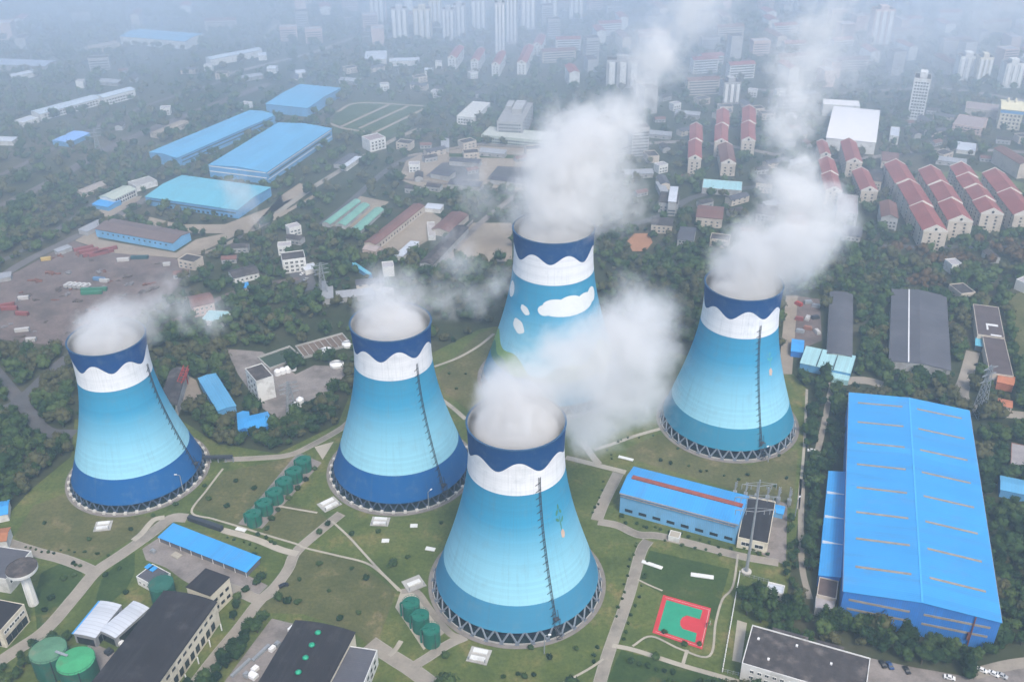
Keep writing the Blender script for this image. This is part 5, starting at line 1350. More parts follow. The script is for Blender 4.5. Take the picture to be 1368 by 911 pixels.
for k, (A, B, Cc, rm_, h_) in enumerate((((870,300),(898,302),(900,292), grey_roof, 8), ((905,320),(926,322),(930,305), slate_roof, 7), ((930,290),(965,293),(966,277), brown_tiles, 9), ((880,270),(905,272),(908,258), grey_roof, 10), ((1052,300),(1080,302),(1082,290), brown_tiles, 9), ((893,268),(903,270),(906,250), white_sheet, 14), ((1010,245),(1032,246),(1034,235), grey_roof, 10), ((1125,314),(1150,317),(1152,304), slate_roof, 5), ((1160,240),(1178,243),(1180,228), grey_roof, 9), ((1010,285),(1035,288),(1036,276), grey_roof, 8), ((1178,215),(1200,217),(1200,205), brown_tiles, 8), ((1080,322),(1110,325),(1112,312), grey_roof, 6))):
    bldg("town_house", ["grey roofed house in haze left of the right plume, near the clay court", "slate roofed house in haze just above the clay court trees", "brown roofed house below the teal long roof", "grey roofed house uphill of the clay court", "brown roofed house behind the right plume", "tall narrow house with white roof among hazy trees", "grey roofed house between hazy rows and plume", "slate roofed low house below the grey mansions", "grey roofed house beside the brown-red block", "grey roofed house left of the plume's middle", "brown roofed house left of the first parallel row", "grey roofed low house at the plume's right foot"][k],
         "house", A, B, Cc, h_, 'gable', 'x', 1.6, grey_wall if k % 2 else tile_wall, rm_, .4, .25, "houses of the hazy quarter", wins=[('f', 4, 2, 1.6, 1.4, 2.2, 3.0, glass_blue)])

# ------------------------------------------------------------------ upper left, far in the haze
bldg("far_hall", "far white walled hall with pale blue roof, upper left", "hall", (160,49),(247,56),(248,44), 11, 'gable', 'x', 2, white_wall, pale_blue_roof, .5, .3)
bldg("far_hall", "far pale hall with grey roof left of the road bend, top", "hall", (281,80),(350,67),(365,60), 9, 'gable', 'x', 1.6, white_wall, flat("pale_blue_grey_sheet", (.4, .46, .52), .7, .1, .1), .5, .3)
bldg("far_hall", "far grey-blue long roof cut by the left edge", "hall", (-40,85),(60,89),(84,82), 8, 'gable', 'x', 1.6, grey_wall, flat("grey_blue_sheet", (.28, .33, .42), .7, .1, .1), .5, .3)
r, L, W, h = bldg("far_slab", "far long white slab building with small windows, upper left", "building", (53,153),(135,131),(131,125), 8, 'gable', 'x', 1.6, white_wall, flat("pale_blue_grey_sheet", (.4, .46, .52), .7, .1, .1), .4, .25, wins=[('f', 18, 2, 2.6, 1.6, 2.4, 3.0, glass_dark)])
r, L, W, h = bldg("far_slab", "far white slab end with windows continuing the long one, upper left", "building", (138,131),(180,120),(174,116), 10, 'gable', 'x', 1.6, white_wall, flat("pale_blue_grey_sheet", (.4, .46, .52), .7, .1, .1), .4, .25, wins=[('f', 10, 2, 2.6, 1.6, 2.4, 3.4, glass_dark)])
bldg("far_slab", "low pale end building before the far long slab", "building", (30,165),(52,158),(50,152), 5, 'flat', 'x', 0, white_wall, white_sheet)
bldg("lone_blue_roof", "lone pale blue flat roof in the hazy woods, left", "shed", (72,187),(92,191),(120,178), 5, 'gable', 'y', .8, pale_blue_wall, flat("periwinkle_sheet", (.20, .38, .72), .6, .08, .1), .4, .25)
bldg("far_shed", "thin white shed roof in the haze near the left edge", "shed", (16,103),(50,96),(49,93), 6, 'mono', 'x', .6, white_wall, white_sheet, .4, .25)
bldg("far_shed", "thin pale shed cut by the left edge beside hazy woods", "shed", (-20,188),(16,189),(14,184), 5, 'mono', 'x', .6, white_wall, white_sheet, .4, .25)
bldg("far_shed", "small tan shed below the far white hall", "shed", (120,66),(160,58),(158,54), 7, 'gable', 'x', 1.2, tile_wall, flat("tan_sheet", (.30, .26, .23), .9, .15, .2), .4, .25)
bldg("far_shed", "tan roofed shed beside the very long blue warehouse's far side", "shed", (212,180),(252,163),(250,157), 5, 'gable', 'x', 1.0, tile_wall, tan_earth, .4, .25)
for k, (A, B, Cc) in enumerate((((487,80),(516,79),(517,68)), ((520,82),(560,81),(560,77)), ((356,92),(368,92),(368,88)), ((345,75),(356,74),(355,70)), ((567,94),(578,94),(578,91)), ((395,98),(408,97),(408,93)))):
    bldg("far_shed", ["pale shed in the far treeline below the tower blocks, left", "long white shed in the far treeline below the tower blocks", "tiny white shed right of the far pale hall", "tiny white shed above another by the far pale hall", "tiny white shed in the far wood centre", "small white shed in the far wood left of centre"][k], "shed", A, B, Cc, 7, 'gable', 'x', 1.0, white_wall, white_sheet, .3, .2)
# tower blocks at the top
def tower_block(px, py, wpx, hgt, label, depth=16, wallm=white_wall, floors=18, group="far tower blocks in the haze"):
    p = G(px, py); dist = math.sqrt(p.x ** 2 + p.y ** 2 + CAM_H ** 2)
    L = wpx * dist / LENS_PX
    rz = RNG.uniform(-.12, .12)
    cen = np.array([p.x, p.y + depth / 2])
    r, L, W, h = bldg("tower_block", label, "tower block", None, None, None, hgt, 'flat', 'x', 0, wallm, grey_roof, group=group, rect_=(cen, rz, L, depth))
    for k in range(3):
        x = -L / 2 + L * (k + .5) / 3
        solid(r, "balcony_stack", x - L * .09, x + L * .09, -W / 2 - 1.6, -W / 2 - .02, 3, h - 2, white_frame)
        solid(r, "window_strip", x + L * .10, x + L * .145, -W / 2 - .15, -W / 2 + .1, 3, h - 2, glass_blue)
    solid(r, "roof_house", -L * .2, L * .2, -W * .3, W * .3, h, h + 4.5, wallm)
TB = [((535,57),20,47,"pale tower block alone above the far sheds"),((565,52),22,42,"cream tower block right of the lone pale one"),((600,55),15,44,"slim tower block, left of the pair in the middle distance"),((614,49),16,44,"slim tower block, right of the pair in the middle distance"),((668,72),13,68,"tallest twin tower block, left one at the top centre"),((684,58),14,66,"tallest twin tower block, right one at the top centre"),((582,38),16,40,"hazy tower block behind the cream one"),((640,42),18,44,"hazy tower block between the slim pair and the twins"),((505,34),18,40,"hazy tower block left of the lone pale one"),((705,40),18,44,"hazy tower block right of the twins"),((735,30),20,40,"faint tower block farther right of the twins"),((770,26),18,38,"faint tower block fourth to the right of the twins")]
for (p, w, hh, lab) in TB: tower_block(*p, w, hh, lab, wallm=cream_wall if "cream" in lab else flat("pale_grey_plaster", (.44, .45, .47), .85, .1, .1))
tower_block(832, 118, 42, 34, "broad grey apartment block with balcony grid showing through thin steam", 18, grey_wall)
tower_block(975, 140, 22, 26, "grey block with antenna roof left of the right plume", 18, grey_wall)
tower_block(1175, 62, 24, 50, "faint pink tower block in the haze, right top", 18, pink_wall)
tower_block(1290, 108, 22, 30, "pale block in haze right of the white residential tower", 16)
tower_block(1312, 112, 16, 32, "narrow cream block in haze near the right edge", 16, cream_wall)
tower_block(1350, 118, 22, 30, "pale block in haze at the right edge", 16)
# the rest of the hazy city: many small blocks that nothing tells apart
LABC = "pale city block fading into the haze along the top"
cm = [white_wall, grey_wall, tile_wall, pink_wall]; rms = [red_tiles, grey_roof, brown_tiles, flat("pale_felt", (.34, .32, .33), .9, .2, .2)]
protoc = []
for k in range(8):
    Lc, Wc, hc = [(34,13,18),(26,14,16),(40,12,18),(22,18,24),(30,16,12),(18,16,30),(46,14,15),(24,14,20)][k]
    r, _, _, _ = bldg("city_block", LABC, "city block", None, None, None, hc, 'gable' if k % 2 == 0 else 'flat', 'x', 2.5, cm[k % 4], rms[k % 4], .5, .3, "hazy city blocks", rect_=(np.array([0, 0]), 0, Lc, Wc))
    FOOT.pop()
    m = MB()
    for q in range(int(hc / 3.4)):
        m.box(-Lc * .46, Lc * .46, -Wc / 2 - .08, -Wc / 2 + .1, 1.4 + q * 3.3, 2.9 + q * 3.3)
    m.build("window_band", glass_blue, r)
    protoc.append(r)
used = [False] * 8; nb = 0; placed = []
for tries in range(4000):
    if nb >= 120: break
    px, py = RNG.uniform(-10, 1380), RNG.uniform(2, 235)
    ok = (px > 380 and py < 62) or (px > 740 and py < 118) or (px > 1190 and py < 150) or (px > 850 and 120 < py < 235 and RNG.random() < .12) or (px < 380 and 12 < py < 110 and RNG.random() < .12)
    if not ok or (1095 < px < 1180 and 128 < py < 195) or (1200 < px < 1252 and 90 < py < 165) or (800 < px < 880 and 70 < py < 125): continue
    p = G(px, py)
    if any((p.x - a) ** 2 + (p.y - b) ** 2 < 40 ** 2 for a, b in placed): continue
    P2 = (p.x, p.y)
    if any(min(q[0] for q in f) - 14 < p.x < max(q[0] for q in f) + 14 and min(q[1] for q in f) - 14 < p.y < max(q[1] for q in f) + 14 for f in FOOT if abs(sum(q[0] for q in f) / len(f) - p.x) < 120 and len(f) == 4): continue
    placed.append(P2); k = int(RNG.integers(0, 8)); rz = R(RNG.choice([8, 10, 98, 100, 12]) + RNG.uniform(-4, 4))
    if not used[k]: protoc[k].location = (p.x, p.y, 0); protoc[k].rotation_euler = (0, 0, rz); used[k] = True
    else: dup(protoc[k], (p.x, p.y, 0), rz)
    FOOT.append([(p.x - 18, p.y - 10), (p.x + 18, p.y - 10), (p.x + 18, p.y + 10), (p.x - 18, p.y + 10)])
    nb += 1

# small low houses and sheds half hidden in the woods
LABH = "small muted low house or shed half hidden in the hazy woods"
ph = []
for k in range(6):
    Lc, Wc, hc = [(14, 8, 5), (22, 9, 6), (11, 9, 8), (28, 8, 4.5), (16, 12, 7), (12, 7, 4)][k]
    r, _, _, _ = bldg("low_house", LABH, "house", None, None, None, hc, ('gable', 'gable', 'flat', 'mono', 'flat', 'gable')[k], 'x', 1.6, [grey_wall, tile_wall, white_wall, grey_wall, tile_wall, grey_wall][k], [grey_roof, slate_roof, rms[3], grey_sheet, grey_roof, brown_tiles][k], .4, .25, "low houses in the hazy woods", rect_=(np.array([0, 0]), 0, Lc, Wc))
    FOOT.pop()
    m = MB()
    for q in range(int(hc / 3)):
        for c in range(3): m.box(-Lc * .4 + Lc * .3 * c, -Lc * .4 + Lc * .3 * c + 2, -Wc / 2 - .08, -Wc / 2 + .1, 1.2 + q * 3, 2.5 + q * 3)
    m.build("window_row", glass_blue, r)
    ph.append([r, False])
ZONES = [((850, 1190), (125, 335), 62), ((540, 725), (196, 262), 16), ((230, 520), (300, 400), 12), ((390, 680), (90, 135), 12), ((100, 420), (90, 200), 12), ((1270, 1368), (340, 400), 4), ((1180, 1368), (150, 225), 14)]
for (xa, xb), (ya, yb), n in ZONES:
    c = 0
    for _ in range(600):
        if c >= n: break
        px, py = RNG.uniform(xa, xb), RNG.uniform(ya, yb); p = G(px, py)
        if any(min(q[0] for q in f) - 9 < p.x < max(q[0] for q in f) + 9 and min(q[1] for q in f) - 9 < p.y < max(q[1] for q in f) + 9 for f in FOOT if abs(f[0][0] - p.x) < 160 and abs(f[0][1] - p.y) < 160 and len(f) == 4): continue
        if (1095 < px < 1180 and 128 < py < 200) or (820 < px < 892 and 300 < py < 350) or (500 < px < 600 and 270 < py < 345): continue
        k = int(RNG.integers(0, 6)); rz = R(RNG.choice([8, 98, 30, -20]) + RNG.uniform(-5, 5))
        if not ph[k][1]: ph[k][1] = True; ph[k][0].location = (p.x, p.y, 0); ph[k][0].rotation_euler = (0, 0, rz)
        else: dup(ph[k][0], (p.x, p.y, 0), rz)
        FOOT.append([(p.x - 11, p.y - 8), (p.x + 11, p.y - 8), (p.x + 11, p.y + 7), (p.x - 11, p.y + 7)]); c += 1
# ------------------------------------------------------------------ trees
def leaf_mat(key, cols, scale=.09):
    t = NT(key); p = t.geo()
    n1 = t.noise(p, scale, 2, .5); n2 = t.noise(p, .9, 3, .7)
    f = t.math('ADD', t.math('ADD', t.math('MULTIPLY', n1, .75), t.math('MULTIPLY', n2, .25)), t.math('MULTIPLY', t.math('SUBTRACT', t.rand(), .5), .16))
    c = t.ramp(f, [(.36, cols[0]), (.5, cols[1]), (.62, cols[2])])
    return t.surf(c, .95, .12)
leaf_a = leaf_mat("foliage_dark", [(.009, .024, .010, 1), (.018, .042, .014, 1), (.036, .066, .020, 1)])
leaf_b = leaf_mat("foliage_mid", [(.018, .042, .014, 1), (.036, .068, .020, 1), (.062, .094, .028, 1)])
leaf_c = leaf_mat("foliage_olive", [(.040, .048, .020, 1), (.060, .066, .028, 1), (.082, .080, .036, 1)])
leaf_d = leaf_mat("foliage_russet", [(.042, .040, .020, 1), (.068, .050, .026, 1), (.105, .066, .034, 1)])
bark = flat("bark", (.07, .055, .04), .95, .3, .8)

def ico(sub):
    bm = bmesh.new(); bmesh.ops.create_icosphere(bm, subdivisions=sub, radius=1.0)
    v = np.array([q.co[:] for q in bm.verts]); f = np.array([[q.index for q in t.verts] for t in bm.faces]); bm.free()
    return v, f
ICO = {1: ico(1), 2: ico(2)}
def crown(rng, lumps, sub, leaves, rx=1.0, rz=.85, leaf=.16, cone=False):
    """unit crown (radius about 1, standing on z = 0): lumps of foliage plus loose leaf sprays"""
    V, F, n = [], [], 0
    iv, jf = ICO[sub]
    cs = []
    for k in range(lumps):
        a = rng.uniform(0, 2 * PI); u = rng.uniform(0, 1)
        if cone:
            z = (k + .5) / lumps * 2.2; rr = .75 * (1 - z / 2.6); d = rr * .45 * rng.uniform(.2, 1); s = rr * rng.uniform(.6, .85) + .08
            c = np.array([d * math.cos(a), d * math.sin(a), z + .2])
        else:
            d = .62 * math.sqrt(u); s = rng.uniform(.34, .56)
            z = rz * (.95 + .55 * rng.uniform(-1, 1) * (1 - .5 * d))
            c = np.array([d * math.cos(a) * rx, d * math.sin(a) * rx, z])
            if k == 0: c = np.array([0, 0, rz]); s = .6
        disp = 1 + rng.uniform(-.30, .26, len(iv))
        v = iv * disp[:, None] * s * np.array([1, 1, .85]) + c
        V.append(v); F.append(jf + n); n += len(v); cs.append((c, s))
    if leaves:
        lv = np.empty((leaves, 3, 3))
        for i in range(leaves):
            c, s = cs[rng.integers(len(cs))]
            d = rng.normal(size=3); d /= np.linalg.norm(d); d[2] = abs(d[2]) * .9 + d[2] * .1
            p = c + d * s * rng.uniform(.92, 1.28)
            lv[i] = p + rng.normal(size=(3, 3)) * leaf
        V.append(lv.reshape(-1, 3)); F.append(np.arange(leaves * 3).reshape(-1, 3) + n)
    return np.concatenate(V), np.concatenate(F)
trng = np.random.default_rng(5)

# one tree of each kind, then copies
def tree_proto(name, label, cat, group, variants, m, trunk_h, rad_, cone=False):
    out = []
    for k in range(variants):
        v, f = crown(trng, 13 if not cone else 12, 1, 420, 1.0, .85, .085, cone)
        v = v * rad_; v[:, 2] += trunk_h * .75
        r = thing(name, label, cat, (0, 0, 0), 0, group)
        link("crown", fast_mesh("crown", v, f, [m if k % 2 == 0 else (leaf_b if m is leaf_a else leaf_a)]), r)
        t = MB(); t.lathe([(.34, 0), (.24, trunk_h), (.12, trunk_h + rad_ * .8)], 8)
        for a in (0, 2.1, 4.2): t.bar((0, 0, trunk_h * .8), (math.cos(a) * rad_ * .5, math.sin(a) * rad_ * .5, trunk_h + rad_ * .5), .16)
        t.build("trunk", bark, r)
        out.append([r, False])
    return out
def plant(protos_, x, y, s):
    q = protos_[int(trng.integers(len(protos_)))]
    rz = trng.uniform(0, 2 * PI); sc = (s * trng.uniform(.9, 1.1), s * trng.uniform(.9, 1.1), s * trng.uniform(.85, 1.2))
    if not q[1]: q[1] = True; q[0].location = (x, y, .05); q[0].rotation_euler = (0, 0, rz); q[0].scale = sc
    else: dup(q[0], (x, y, .05), rz, sc)

# map of the places where nothing grows
X0, X1, Y0, Y1, CS = -1500.0, 1500.0, 120.0, 1950.0, 1.5
NX, NY = int((X1 - X0) / CS), int((Y1 - Y0) / CS)
blocked = np.zeros((NY, NX), bool)
def inside(xs, ys, pg):
    r = np.zeros(xs.shape, bool); n = len(pg)
    for i in range(n):
        (ax, ay), (bx, by) = pg[i], pg[(i + 1) % n]
        if ay == by: continue
        c = (ay > ys) != (by > ys)
        r ^= c & (xs < (bx - ax) * (ys - ay) / (by - ay) + ax)
    return r
def paint(mask, pg):
    xs = [p[0] for p in pg]; ys = [p[1] for p in pg]
    i0, i1 = max(0, int((min(xs) - X0) / CS)), min(NX, int((max(xs) - X0) / CS) + 2)
    j0, j1 = max(0, int((min(ys) - Y0) / CS)), min(NY, int((max(ys) - Y0) / CS) + 2)
    if i0 >= i1 or j0 >= j1: return
    gx, gy = np.meshgrid(X0 + (np.arange(i0, i1) + .5) * CS, Y0 + (np.arange(j0, j1) + .5) * CS)
    mask[j0:j1, i0:i1] |= inside(gx, gy, pg)
for f in FOOT: paint(blocked, f)
for (x, y, s, P, *_r) in TDEF:
    paint(blocked, [(x * S_ + P['rr'] * s * S_ * 1.06 * math.cos(a), y * S_ + P['rr'] * s * S_ * 1.06 * math.sin(a)) for a in np.linspace(0, 2 * PI, 40)[:-1]])
lawn_mask = np.zeros_like(blocked); paint(lawn_mask, wpoly(LAWN))
taken = np.zeros_like(blocked)          # where a single tree already stands
def free(x, y, m=0.0):
    for dx, dy in ((0, 0), (m, 0), (-m, 0), (0, m), (0, -m)) if m else ((0, 0),):
        i, j = int((x + dx - X0) / CS), int((y + dy - Y0) / CS)
        if not (0 <= i < NX and 0 <= j < NY) or blocked[j, i]: return False
    return True
def take(x, y, r):
    i, j, k = int((x - X0) / CS), int((y - Y0) / CS), int(r / CS)
    taken[max(0, j - k):j + k + 1, max(0, i - k):i + k + 1] = True
def fill(px, step, protos_, smin, smax, cap, margin=1.5):
    pg = wpoly(px); xs = [p[0] for p in pg]; ys = [p[1] for p in pg]; n = 0
    cand = [(x + trng.uniform(-.38, .38) * step, y + trng.uniform(-.38, .38) * step) for x in np.arange(min(xs), max(xs), step) for y in np.arange(min(ys), max(ys), step)]
    cand = [c for c in cand if inside(np.array([c[0]]), np.array([c[1]]), pg)[0] and free(c[0], c[1], margin)]
    cand.sort(key=lambda c: c[1])
    for x, y in cand[:cap]:
        plant(protos_, x, y, trng.uniform(smin, smax)); take(x, y, 2.2); n += 1
    return n
broad = tree_proto("broadleaf_tree", "dark green broadleaf tree in the belts round the huge blue hall", "tree", "broadleaf trees round the huge hall", 5, leaf_a, 2.4, 3.1)
conif = tree_proto("conifer_tree", "dark pointed conifer in the grove between white office block and huge blue hall", "tree", "conifers by the office block", 3, leaf_a, 1.4, 3.6, True)
belt = tree_proto("roadside_tree", "mid green roadside tree in the dark belts on the left half", "tree", "trees on the left half of the works", 4, leaf_b, 2.2, 3.0)
nt = 0
nt += fill([(1120,822),(1325,884),(1300,902),(1160,872),(1122,856),(1090,842),(1085,818)], 6.4, broad, 1.0, 1.35, 60)
nt += fill([(992,786),(1024,796),(1048,800),(1078,822),(1088,842),(1030,834),(985,826)], 5.6, broad, .95, 1.3, 40)
for px, py in ((1118,838),(1143,845),(1172,853),(1204,862),(1236,872),(1262,884),(1290,893),(1062,818),(1100,830),(1180,868),(1293,905),(1010,800),(1030,812)):
    p = G(px, py); plant(conif, p.x, p.y, trng.uniform(1.05, 1.4)); take(p.x, p.y, 2.2)
nt += fill([(1077,632),(1094,612),(1106,640),(1098,700),(1090,800),(1072,790),(1074,700)], 5.0, broad, .8, 1.1, 46)
nt += fill([(1052,700),(1066,690),(1064,795),(1046,790)], 4.6, broad, .55, .75, 22)
nt += fill([(1106,530),(1134,524),(1128,632),(1096,640),(1098,600)], 5.2, broad, .8, 1.1, 26)
nt += fill([(1074,524),(1100,512),(1104,545),(1090,610),(1066,690),(1070,600)], 5.2, broad, .8, 1.1, 30)
nt += fill([(1300,560),(1335,570),(1350,660),(1385,720),(1390,870),(1345,860),(1330,780)], 6.4, broad, .95, 1.3, 70)
nb_ = 0
nb_ += fill([(352,822),(364,827),(312,890),(300,925),(250,925),(300,872)], 3.9, belt, .85, 1.1, 52)
nb_ += fill([(292,800),(322,800),(330,815),(305,850),(285,880),(262,900),(292,850)], 5.0, belt, .7, .95, 26)
nb_ += fill([(-20,890),(20,872),(60,852),(104,852),(120,866),(120,890),(60,905),(0,930)], 5.5, belt, .7, .95, 28)
nb_ += fill([(255,540),(300,586),(370,602),(452,562),(448,522),(400,548),(370,572),(300,565),(265,530)], 5.6, belt, .9, 1.2, 80)
nb_ += fill([(-10,650),(-10,700),(40,650),(92,600),(98,560),(60,590),(20,620)], 6.0, belt, .9, 1.2, 50)

# lawn shrubs
def shrub_proto():
    out = []
    for k in range(4):
        v, f = crown(trng, 6, 1, 160, 1.0, .62, .09)
        out.append([tag(link("lawn_shrub", fast_mesh("lawn_shrub", v, f, [leaf_a if k % 2 else leaf_b])), "small clipped round shrub dotted on the lawns round the towers", "shrub", "clipped shrubs on the lawns"), False])
    return out
shrub = shrub_proto()
def shrub_at(px, py, s):
    p = G(px, py); q = shrub[int(trng.integers(4))]
    if q[1]: o = q[0].copy(); COL.objects.link(o)
    else: o = q[0]; q[1] = True
    o.location = (p.x, p.y, .05); o.rotation_euler = (0, 0, trng.uniform(0, 6.28)); o.scale = (s, s, s * trng.uniform(.8, 1.1))
ROWS = [([(852,722),(842,752),(832,790),(820,830)], 11, 1.0), ([(866,745),(856,790),(843,830),(833,858)], 9, 1.1), ([(822,590),(832,588),(880,580)], 6, 1.0), ([(806,640),(800,670),(792,690)], 6, 1.0), ([(812,598),(818,618)], 3, .9),
        ([(848,700),(880,708),(930,722),(985,738)], 12, 1.2), ([(880,722),(930,733),(972,745)], 5, 1.3), ([(876,612),(900,620),(935,628),(950,633),(988,642),(1002,630)], 8, 1.3), ([(1030,742),(1010,738),(990,732)], 4, 1.6),
        ([(340,715),(358,722),(372,728)], 4, 1.3), ([(300,716),(350,735)], 5, 1.1), ([(95,752),(110,758)], 3, 1.4), ([(82,735),(150,742)], 8, 1.0), ([(30,728),(75,742)], 6, 1.0), ([(835,885),(870,895),(905,900)], 6, 1.5), ([(800,860),(790,890)], 3, 1.2), ([(665,905),(720,900)], 3, 1.7)]
for pts, n, s in ROWS:
    sm = smooth_line(pts, 12)
    for k in range(n):
        q = sm[int((k + .5) / n * (len(sm) - 1))]
        shrub_at(q[0] + trng.uniform(-2, 2), q[1] + trng.uniform(-2, 2), s * trng.uniform(.8, 1.25))
for px, py, s in ((280,668,2.2),(303,678,2.2),(316,644,2.0),(340,653,2.2),(236,675,2.0),(274,650,1.8),(364,694,2.8),(356,708,2.0),(372,683,2.4),(386,667,2.4),(397,654,2.4),(408,642,2.2),(420,628,2.2),(427,713,2.8),(438,701,2.2),(427,754,2.4),(490,774,2.4),(525,754,3.2),(470,714,2.0),(505,712,1.8),(590,700,1.8),(520,757,2.0),(545,745,1.8),(455,827,2.6),(596,878,2.6),(615,730,1.6),(700,905,2.2),(860,772,1.6),(888,845,2.0),(915,862,2.0),(934,862,1.6),(876,880,2.6),(845,884,2.2),(770,868,1.8),(735,880,2.0),(710,866,2.2),(470,760,1.6),(440,790,1.5),(480,820,1.8),(400,775,1.7),(398,805,2.6),(373,802,3.2),(383,806,2.8),(335,758,3.2),(352,772,3.0),(342,780,3.2),(328,790,2.6),(340,741,2.0),(170,792,2.0),(140,770,2.0),(160,760,1.8),(70,800,2.4),(85,775,2.6),(60,815,2.2),(98,770,2.2),(175,708,1.8),(205,690,1.6),(120,722,1.8),(60,700,1.6),(1040,610,1.4),(1050,640,1.4),(1035,650,1.5),(610,520,1.5),(622,500,1.3),(600,500,1.3),(850,560,1.6),(820,575,1.6),(865,545,1.4),(905,600,1.2),(975,690,1.6),(830,690,1.8),(836,700,1.6)):
    shrub_at(px, py, s)

# everything farther off reads as one mass of woodland
def vnoise(x, y, f, seed):
    r = np.random.default_rng(seed); tab = r.uniform(0, 1, (256, 256))
    xs, ys = x * f + 1000, y * f + 1000
    i, j = np.floor(xs).astype(int), np.floor(ys).astype(int); u, v = xs - i, ys - j
    u, v = u * u * (3 - 2 * u), v * v * (3 - 2 * v)
    g = lambda a, b: tab[a % 256, b % 256]
    return (g(i, j) * (1 - u) + g(i + 1, j) * u) * (1 - v) + (g(i, j + 1) * (1 - u) + g(i + 1, j + 1) * u) * v
DENSE = [wpoly(q) for q in ([(195,470),(300,392),(460,366),(470,400),(330,475),(260,512),(215,500)], [(1120,380),(1400,320),(1420,560),(1300,548),(1140,505),(1060,500)], [(-60,480),(100,470),(100,600),(-60,720)], [(360,300),(480,340),(680,350),(690,400),(480,370),(300,390)],
                            [(800,340),(1000,330),(1100,380),(1040,420),(880,470),(800,360)], [(1060,310),(1400,315),(1400,380),(1100,400)], [(-100,330),(180,200),(180,290),(60,350),(-100,400)], [(1180,150),(1275,130),(1290,200),(1180,215)], [(255,540),(300,592),(370,606),(455,566),(450,515),(395,550),(365,575),(300,562)])]
OPEN = [wpoly(q) for q in ([(1180,225),(1400,215),(1400,260),(1290,252)], [(850,300),(880,300),(890,345),(835,345)], [(1060,395),(1100,395),(1095,480),(1040,500)])]
RUSS = wpoly([(1160,320),(1400,330),(1400,395),(1180,385)])
gx, gy = [], []
for (ya, yb, st) in ((150, 560, 6.2), (560, 800, 6.8), (800, 1150, 7.6), (1150, 1900, 9.4)):
    hw = .62 * yb + 60
    xs = np.arange(-hw, hw, st); ys = np.arange(ya, yb, st)
    a, b = np.meshgrid(xs, ys); a = a + (np.arange(a.shape[0]) % 2)[:, None] * st / 2
    gx.append((a + trng.uniform(-.4, .4, a.shape) * st).ravel()); gy.append((b + trng.uniform(-.4, .4, b.shape) * st).ravel())
gx, gy = np.concatenate(gx), np.concatenate(gy)
PX, PY = to_px(gx, gy, 0.0)
keep = (PX > -120) & (PX < 1490) & (PY > -70) & (PY < 1010)
gx, gy, PX, PY = gx[keep], gy[keep], PX[keep], PY[keep]
ii, jj = ((gx - X0) / CS).astype(int).clip(1, NX - 2), ((gy - Y0) / CS).astype(int).clip(1, NY - 2)
bad = blocked[jj, ii] | blocked[jj + 1, ii] | blocked[jj - 1, ii] | blocked[jj, ii + 1] | blocked[jj, ii - 1] | taken[jj, ii] | lawn_mask[jj, ii]
d = .06 + .95 * vnoise(gx, gy, .006, 3) * .6 + .75 * vnoise(gx, gy, .022, 4) * .5
d = np.where(PY > 430, d - .06, d)
for q in DENSE: d = np.where(inside(gx, gy, q), 1.05, d)
for q in OPEN: d = np.where(inside(gx, gy, q), .12, d)
city = ((PX > 740) & (PY < 300)) | ((PX > 380) & (PY < 75))
d = np.where(city & (d < 1), d * .8, d)
ok = (~bad) & (trng.uniform(0, 1, len(gx)) < d)
gx, gy, PX, PY = gx[ok], gy[ok], PX[ok], PY[ok]
nearv = [crown(trng, 10, 1, 200, 1.0, .85, .10) for k in range(8)]
midv = [crown(trng, 6, 1, 60, 1.0, .85, .13) for k in range(8)]
ico0 = None
VV, FF, MM, base = [], [], [], 0
hue = vnoise(gx, gy, .03, 9) * .45 + trng.uniform(0, 1, len(gx)) * .55
russ = inside(gx, gy, RUSS) & (vnoise(gx, gy, .05, 12) > .6)
for near in (True, False):
    sel = np.where((gy < 620) == near)[0]
    vs_ = nearv if near else midv
    which = trng.integers(0, len(vs_), len(sel))
    for k in range(len(vs_)):
        s = sel[which == k]
        if not len(s): continue
        v, f = vs_[k]; n = len(s)
        a = trng.uniform(0, 2 * PI, n); sc = 2.2 + 4.2 * trng.uniform(0, 1, n) ** 1.4 * np.where(gy[s] > 900, 1.25, 1.0); hz_ = sc * trng.uniform(.9, 1.35, n)
        ca, sa = np.cos(a)[:, None], np.sin(a)[:, None]
        W_ = np.empty((n, len(v), 3))
        W_[:, :, 0] = (v[None, :, 0] * ca - v[None, :, 1] * sa) * sc[:, None] + gx[s][:, None]
        W_[:, :, 1] = (v[None, :, 0] * sa + v[None, :, 1] * ca) * sc[:, None] + gy[s][:, None]
        W_[:, :, 2] = v[None, :, 2] * hz_[:, None] + trng.uniform(.2, 1.6, n)[:, None]
        FF.append((f[None] + (np.arange(n) * len(v))[:, None, None] + base).reshape(-1, 3)); VV.append(W_.reshape(-1, 3)); base += n * len(v)
        mi = np.where(russ[s], 3, np.where(hue[s] < .40, 0, np.where(hue[s] < .62, 1, 2)))
        MM.append(np.repeat(mi, len(f)))
me = fast_mesh("woodland", np.concatenate(VV), np.concatenate(FF), [leaf_a, leaf_b, leaf_c, leaf_d], np.concatenate(MM))
o = link("woodland", me)
tag(o, "dense dark green woodland filling the land beyond the power station", "woodland", None, "stuff")
print("TREES", nt, nb_, "woodland", len(gx), "faces", len(me.polygons), "city", nb)
